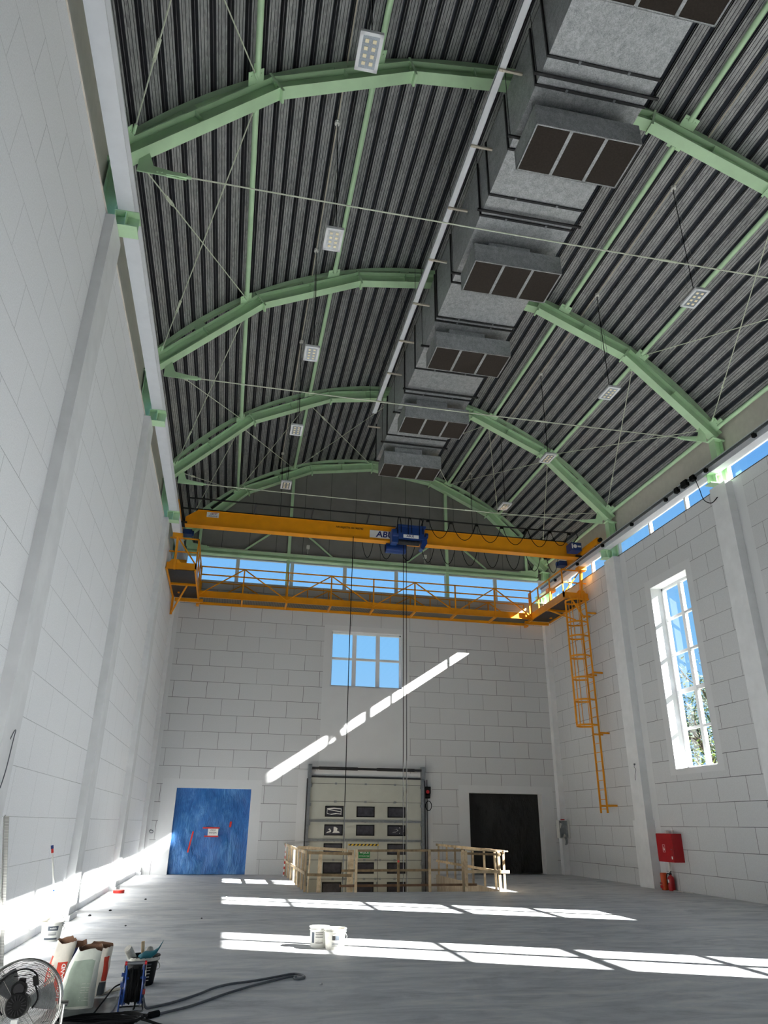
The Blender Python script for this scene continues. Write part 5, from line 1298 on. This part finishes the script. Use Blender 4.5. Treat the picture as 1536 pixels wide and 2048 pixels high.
# ------------------------------------------------------------------ outdoors
mb = MB(); mb.box((-60, -50, -.7), (-3.2, 90, -.6)); mb.box((13.1, -50, -.7), (120, 90, -.6)); mb.box((-60, 27.7, -.7), (120, 120, -.6)); mb.box((-60, -80, -.7), (120, -3.9, -.6))
struct(mb.build('ground', ['grass'], origin=(0, 0, 0)), 'ground outside the hall')
def tree(base, h, spread, nleaf, seed, label, leafmat='leaf', trunk=True, lo=.35):
    rnd = random.Random(seed); t = empty('tree', base, label, 'tree'); b = V(base)
    mb = MB(); tips = []
    def branch(p, d, L, r, dep):
        pts = [p]; q = p.copy(); dd = d.copy()
        for k in range(4):
            dd = (dd + V((rnd.uniform(-.25, .25), rnd.uniform(-.25, .25), rnd.uniform(-.05, .2)))).normalized(); q = q + dd * L / 4; pts.append(q.copy())
        mb.tube(pts, r, 6); tips.extend(pts[2:])
        if dep < 3:
            for _ in range(3): branch(pts[rnd.choice((2, 3, 4))], (dd + V((rnd.uniform(-1, 1), rnd.uniform(-1, 1), rnd.uniform(-.2, .7)))).normalized(), L * .66, r * .55, dep + 1)
    branch(b, V((0, 0, 1)), h * .5, .16, 0)
    mb.build('trunk', ['bark'], t, smooth=60)
    lf = MB()
    for _ in range(nleaf):
        c = rnd.choice(tips) + V((rnd.gauss(0, spread), rnd.gauss(0, spread), rnd.gauss(0, spread)))
        if c.z < b.z + h * lo: continue
        s = rnd.uniform(.05, .11); a = V((rnd.uniform(-1, 1), rnd.uniform(-1, 1), rnd.uniform(-1, 1))).normalized(); e = a.orthogonal().normalized()
        lf.add([c - a * s, c + e * s * .5, c + a * s, c - e * s * .5], [(0, 1, 2, 3)])
    lf.build('foliage', [leafmat], t)
tree((20.5, 27.6, -.6), 8.6, .42, 5200, 5, 'leafy tree seen through the lower panes of the tall right window')
tree((26.0, 38.0, -.6), 9.2, .5, 4200, 9, 'second leafy tree farther behind the tall right window')
tree((19.5, 27.6, -.6), 4.6, .35, 2600, 4, 'bright green shrub low behind the tall right window', 'leaf2', lo=.25)

pr = empty('tree', (18.6, 18.1, -.6), 'tall slim tree outside the right wall, out of the frame', 'tree'); rnd = random.Random(2)
MB().cyl((18.6, 18.1, -.6), (18.6, 18.1, 13), .15, 8, .05).build('trunk', ['bark'], pr)
lf = MB()
for _ in range(5200):
    z = rnd.uniform(5.5, 14.9); r = .78 * sqrt(rnd.random()) * (1 if z < 14 else .8); a = rnd.uniform(0, 2 * pi); c = V((18.6 + r * cos(a), 18.1 + r * sin(a), z))
    q = V((rnd.uniform(-1, 1), rnd.uniform(-1, 1), rnd.uniform(-1, 1))).normalized(); e = q.orthogonal().normalized(); s = rnd.uniform(.09, .16)
    lf.add([c - q * s, c + e * s * .6, c + q * s, c - e * s * .6], [(0, 1, 2, 3)])
lf.build('foliage', ['leaf'], pr)

# ------------------------------------------------------------------ light, sky, camera
SUN = V((-1.0, .48, -.66)).normalized()
sl = bpy.data.lights.new('sun', 'SUN'); sl.energy = 68.0; sl.angle = radians(.45); sl.color = (1.0, .965, .91)
so = bpy.data.objects.new('sun', sl); COL.objects.link(so); so.rotation_euler = SUN.to_track_quat('-Z', 'Y').to_euler(); so.location = (40, -20, 40)

wd = bpy.data.worlds.new('sky'); SC.world = wd; wd.use_nodes = True; nt = wd.node_tree; nt.nodes.clear()
out = nt.nodes.new('ShaderNodeOutputWorld'); bg = nt.nodes.new('ShaderNodeBackground'); tc = nt.nodes.new('ShaderNodeTexCoord'); sp = nt.nodes.new('ShaderNodeSeparateXYZ'); rp = nt.nodes.new('ShaderNodeValToRGB')
nt.links.new(tc.outputs['Generated'], sp.inputs[0]); nt.links.new(sp.outputs['Z'], rp.inputs[0]); nt.links.new(rp.outputs[0], bg.inputs[0]); nt.links.new(bg.outputs[0], out.inputs[0])
e = rp.color_ramp.elements
e[0].position = 0; e[0].color = lin((176, 216, 255)); e[1].position = 1; e[1].color = lin((60, 120, 205))
for p, c in ((.22, (140, 203, 255)), (.36, (128, 192, 252)), (.5, (92, 160, 238))):
    q = e.new(p); q.color = lin(c)
bg.inputs[1].default_value = 1.0

cam = bpy.data.cameras.new('camera'); co = bpy.data.objects.new('camera', cam); COL.objects.link(co); SC.camera = co
cam.sensor_fit = 'HORIZONTAL'; cam.sensor_width = 36.0; cam.lens = 36.0 * 1428.11 / 1536.0; cam.clip_start = .05; cam.clip_end = 400
pit, yaw, roll = .4126, .2003, .0121
fwd = V((sin(yaw) * cos(pit), cos(yaw) * cos(pit), sin(pit))); rt = V((cos(yaw), -sin(yaw), 0)); up = rt.cross(fwd)
r2 = rt * cos(roll) + up * sin(roll); u2 = up * cos(roll) - rt * sin(roll)
mt = Matrix((r2, u2, -fwd)).transposed().to_4x4(); mt.translation = (0, 0, H); co.matrix_world = mt

SC.view_settings.view_transform = 'Standard'; SC.view_settings.look = 'None'; SC.view_settings.gamma = 1.0; SC.view_settings.use_curve_mapping = False
SC.view_settings.exposure = 0.0
for o in list(bpy.data.objects):
    if '_w' in o: del o['_w']
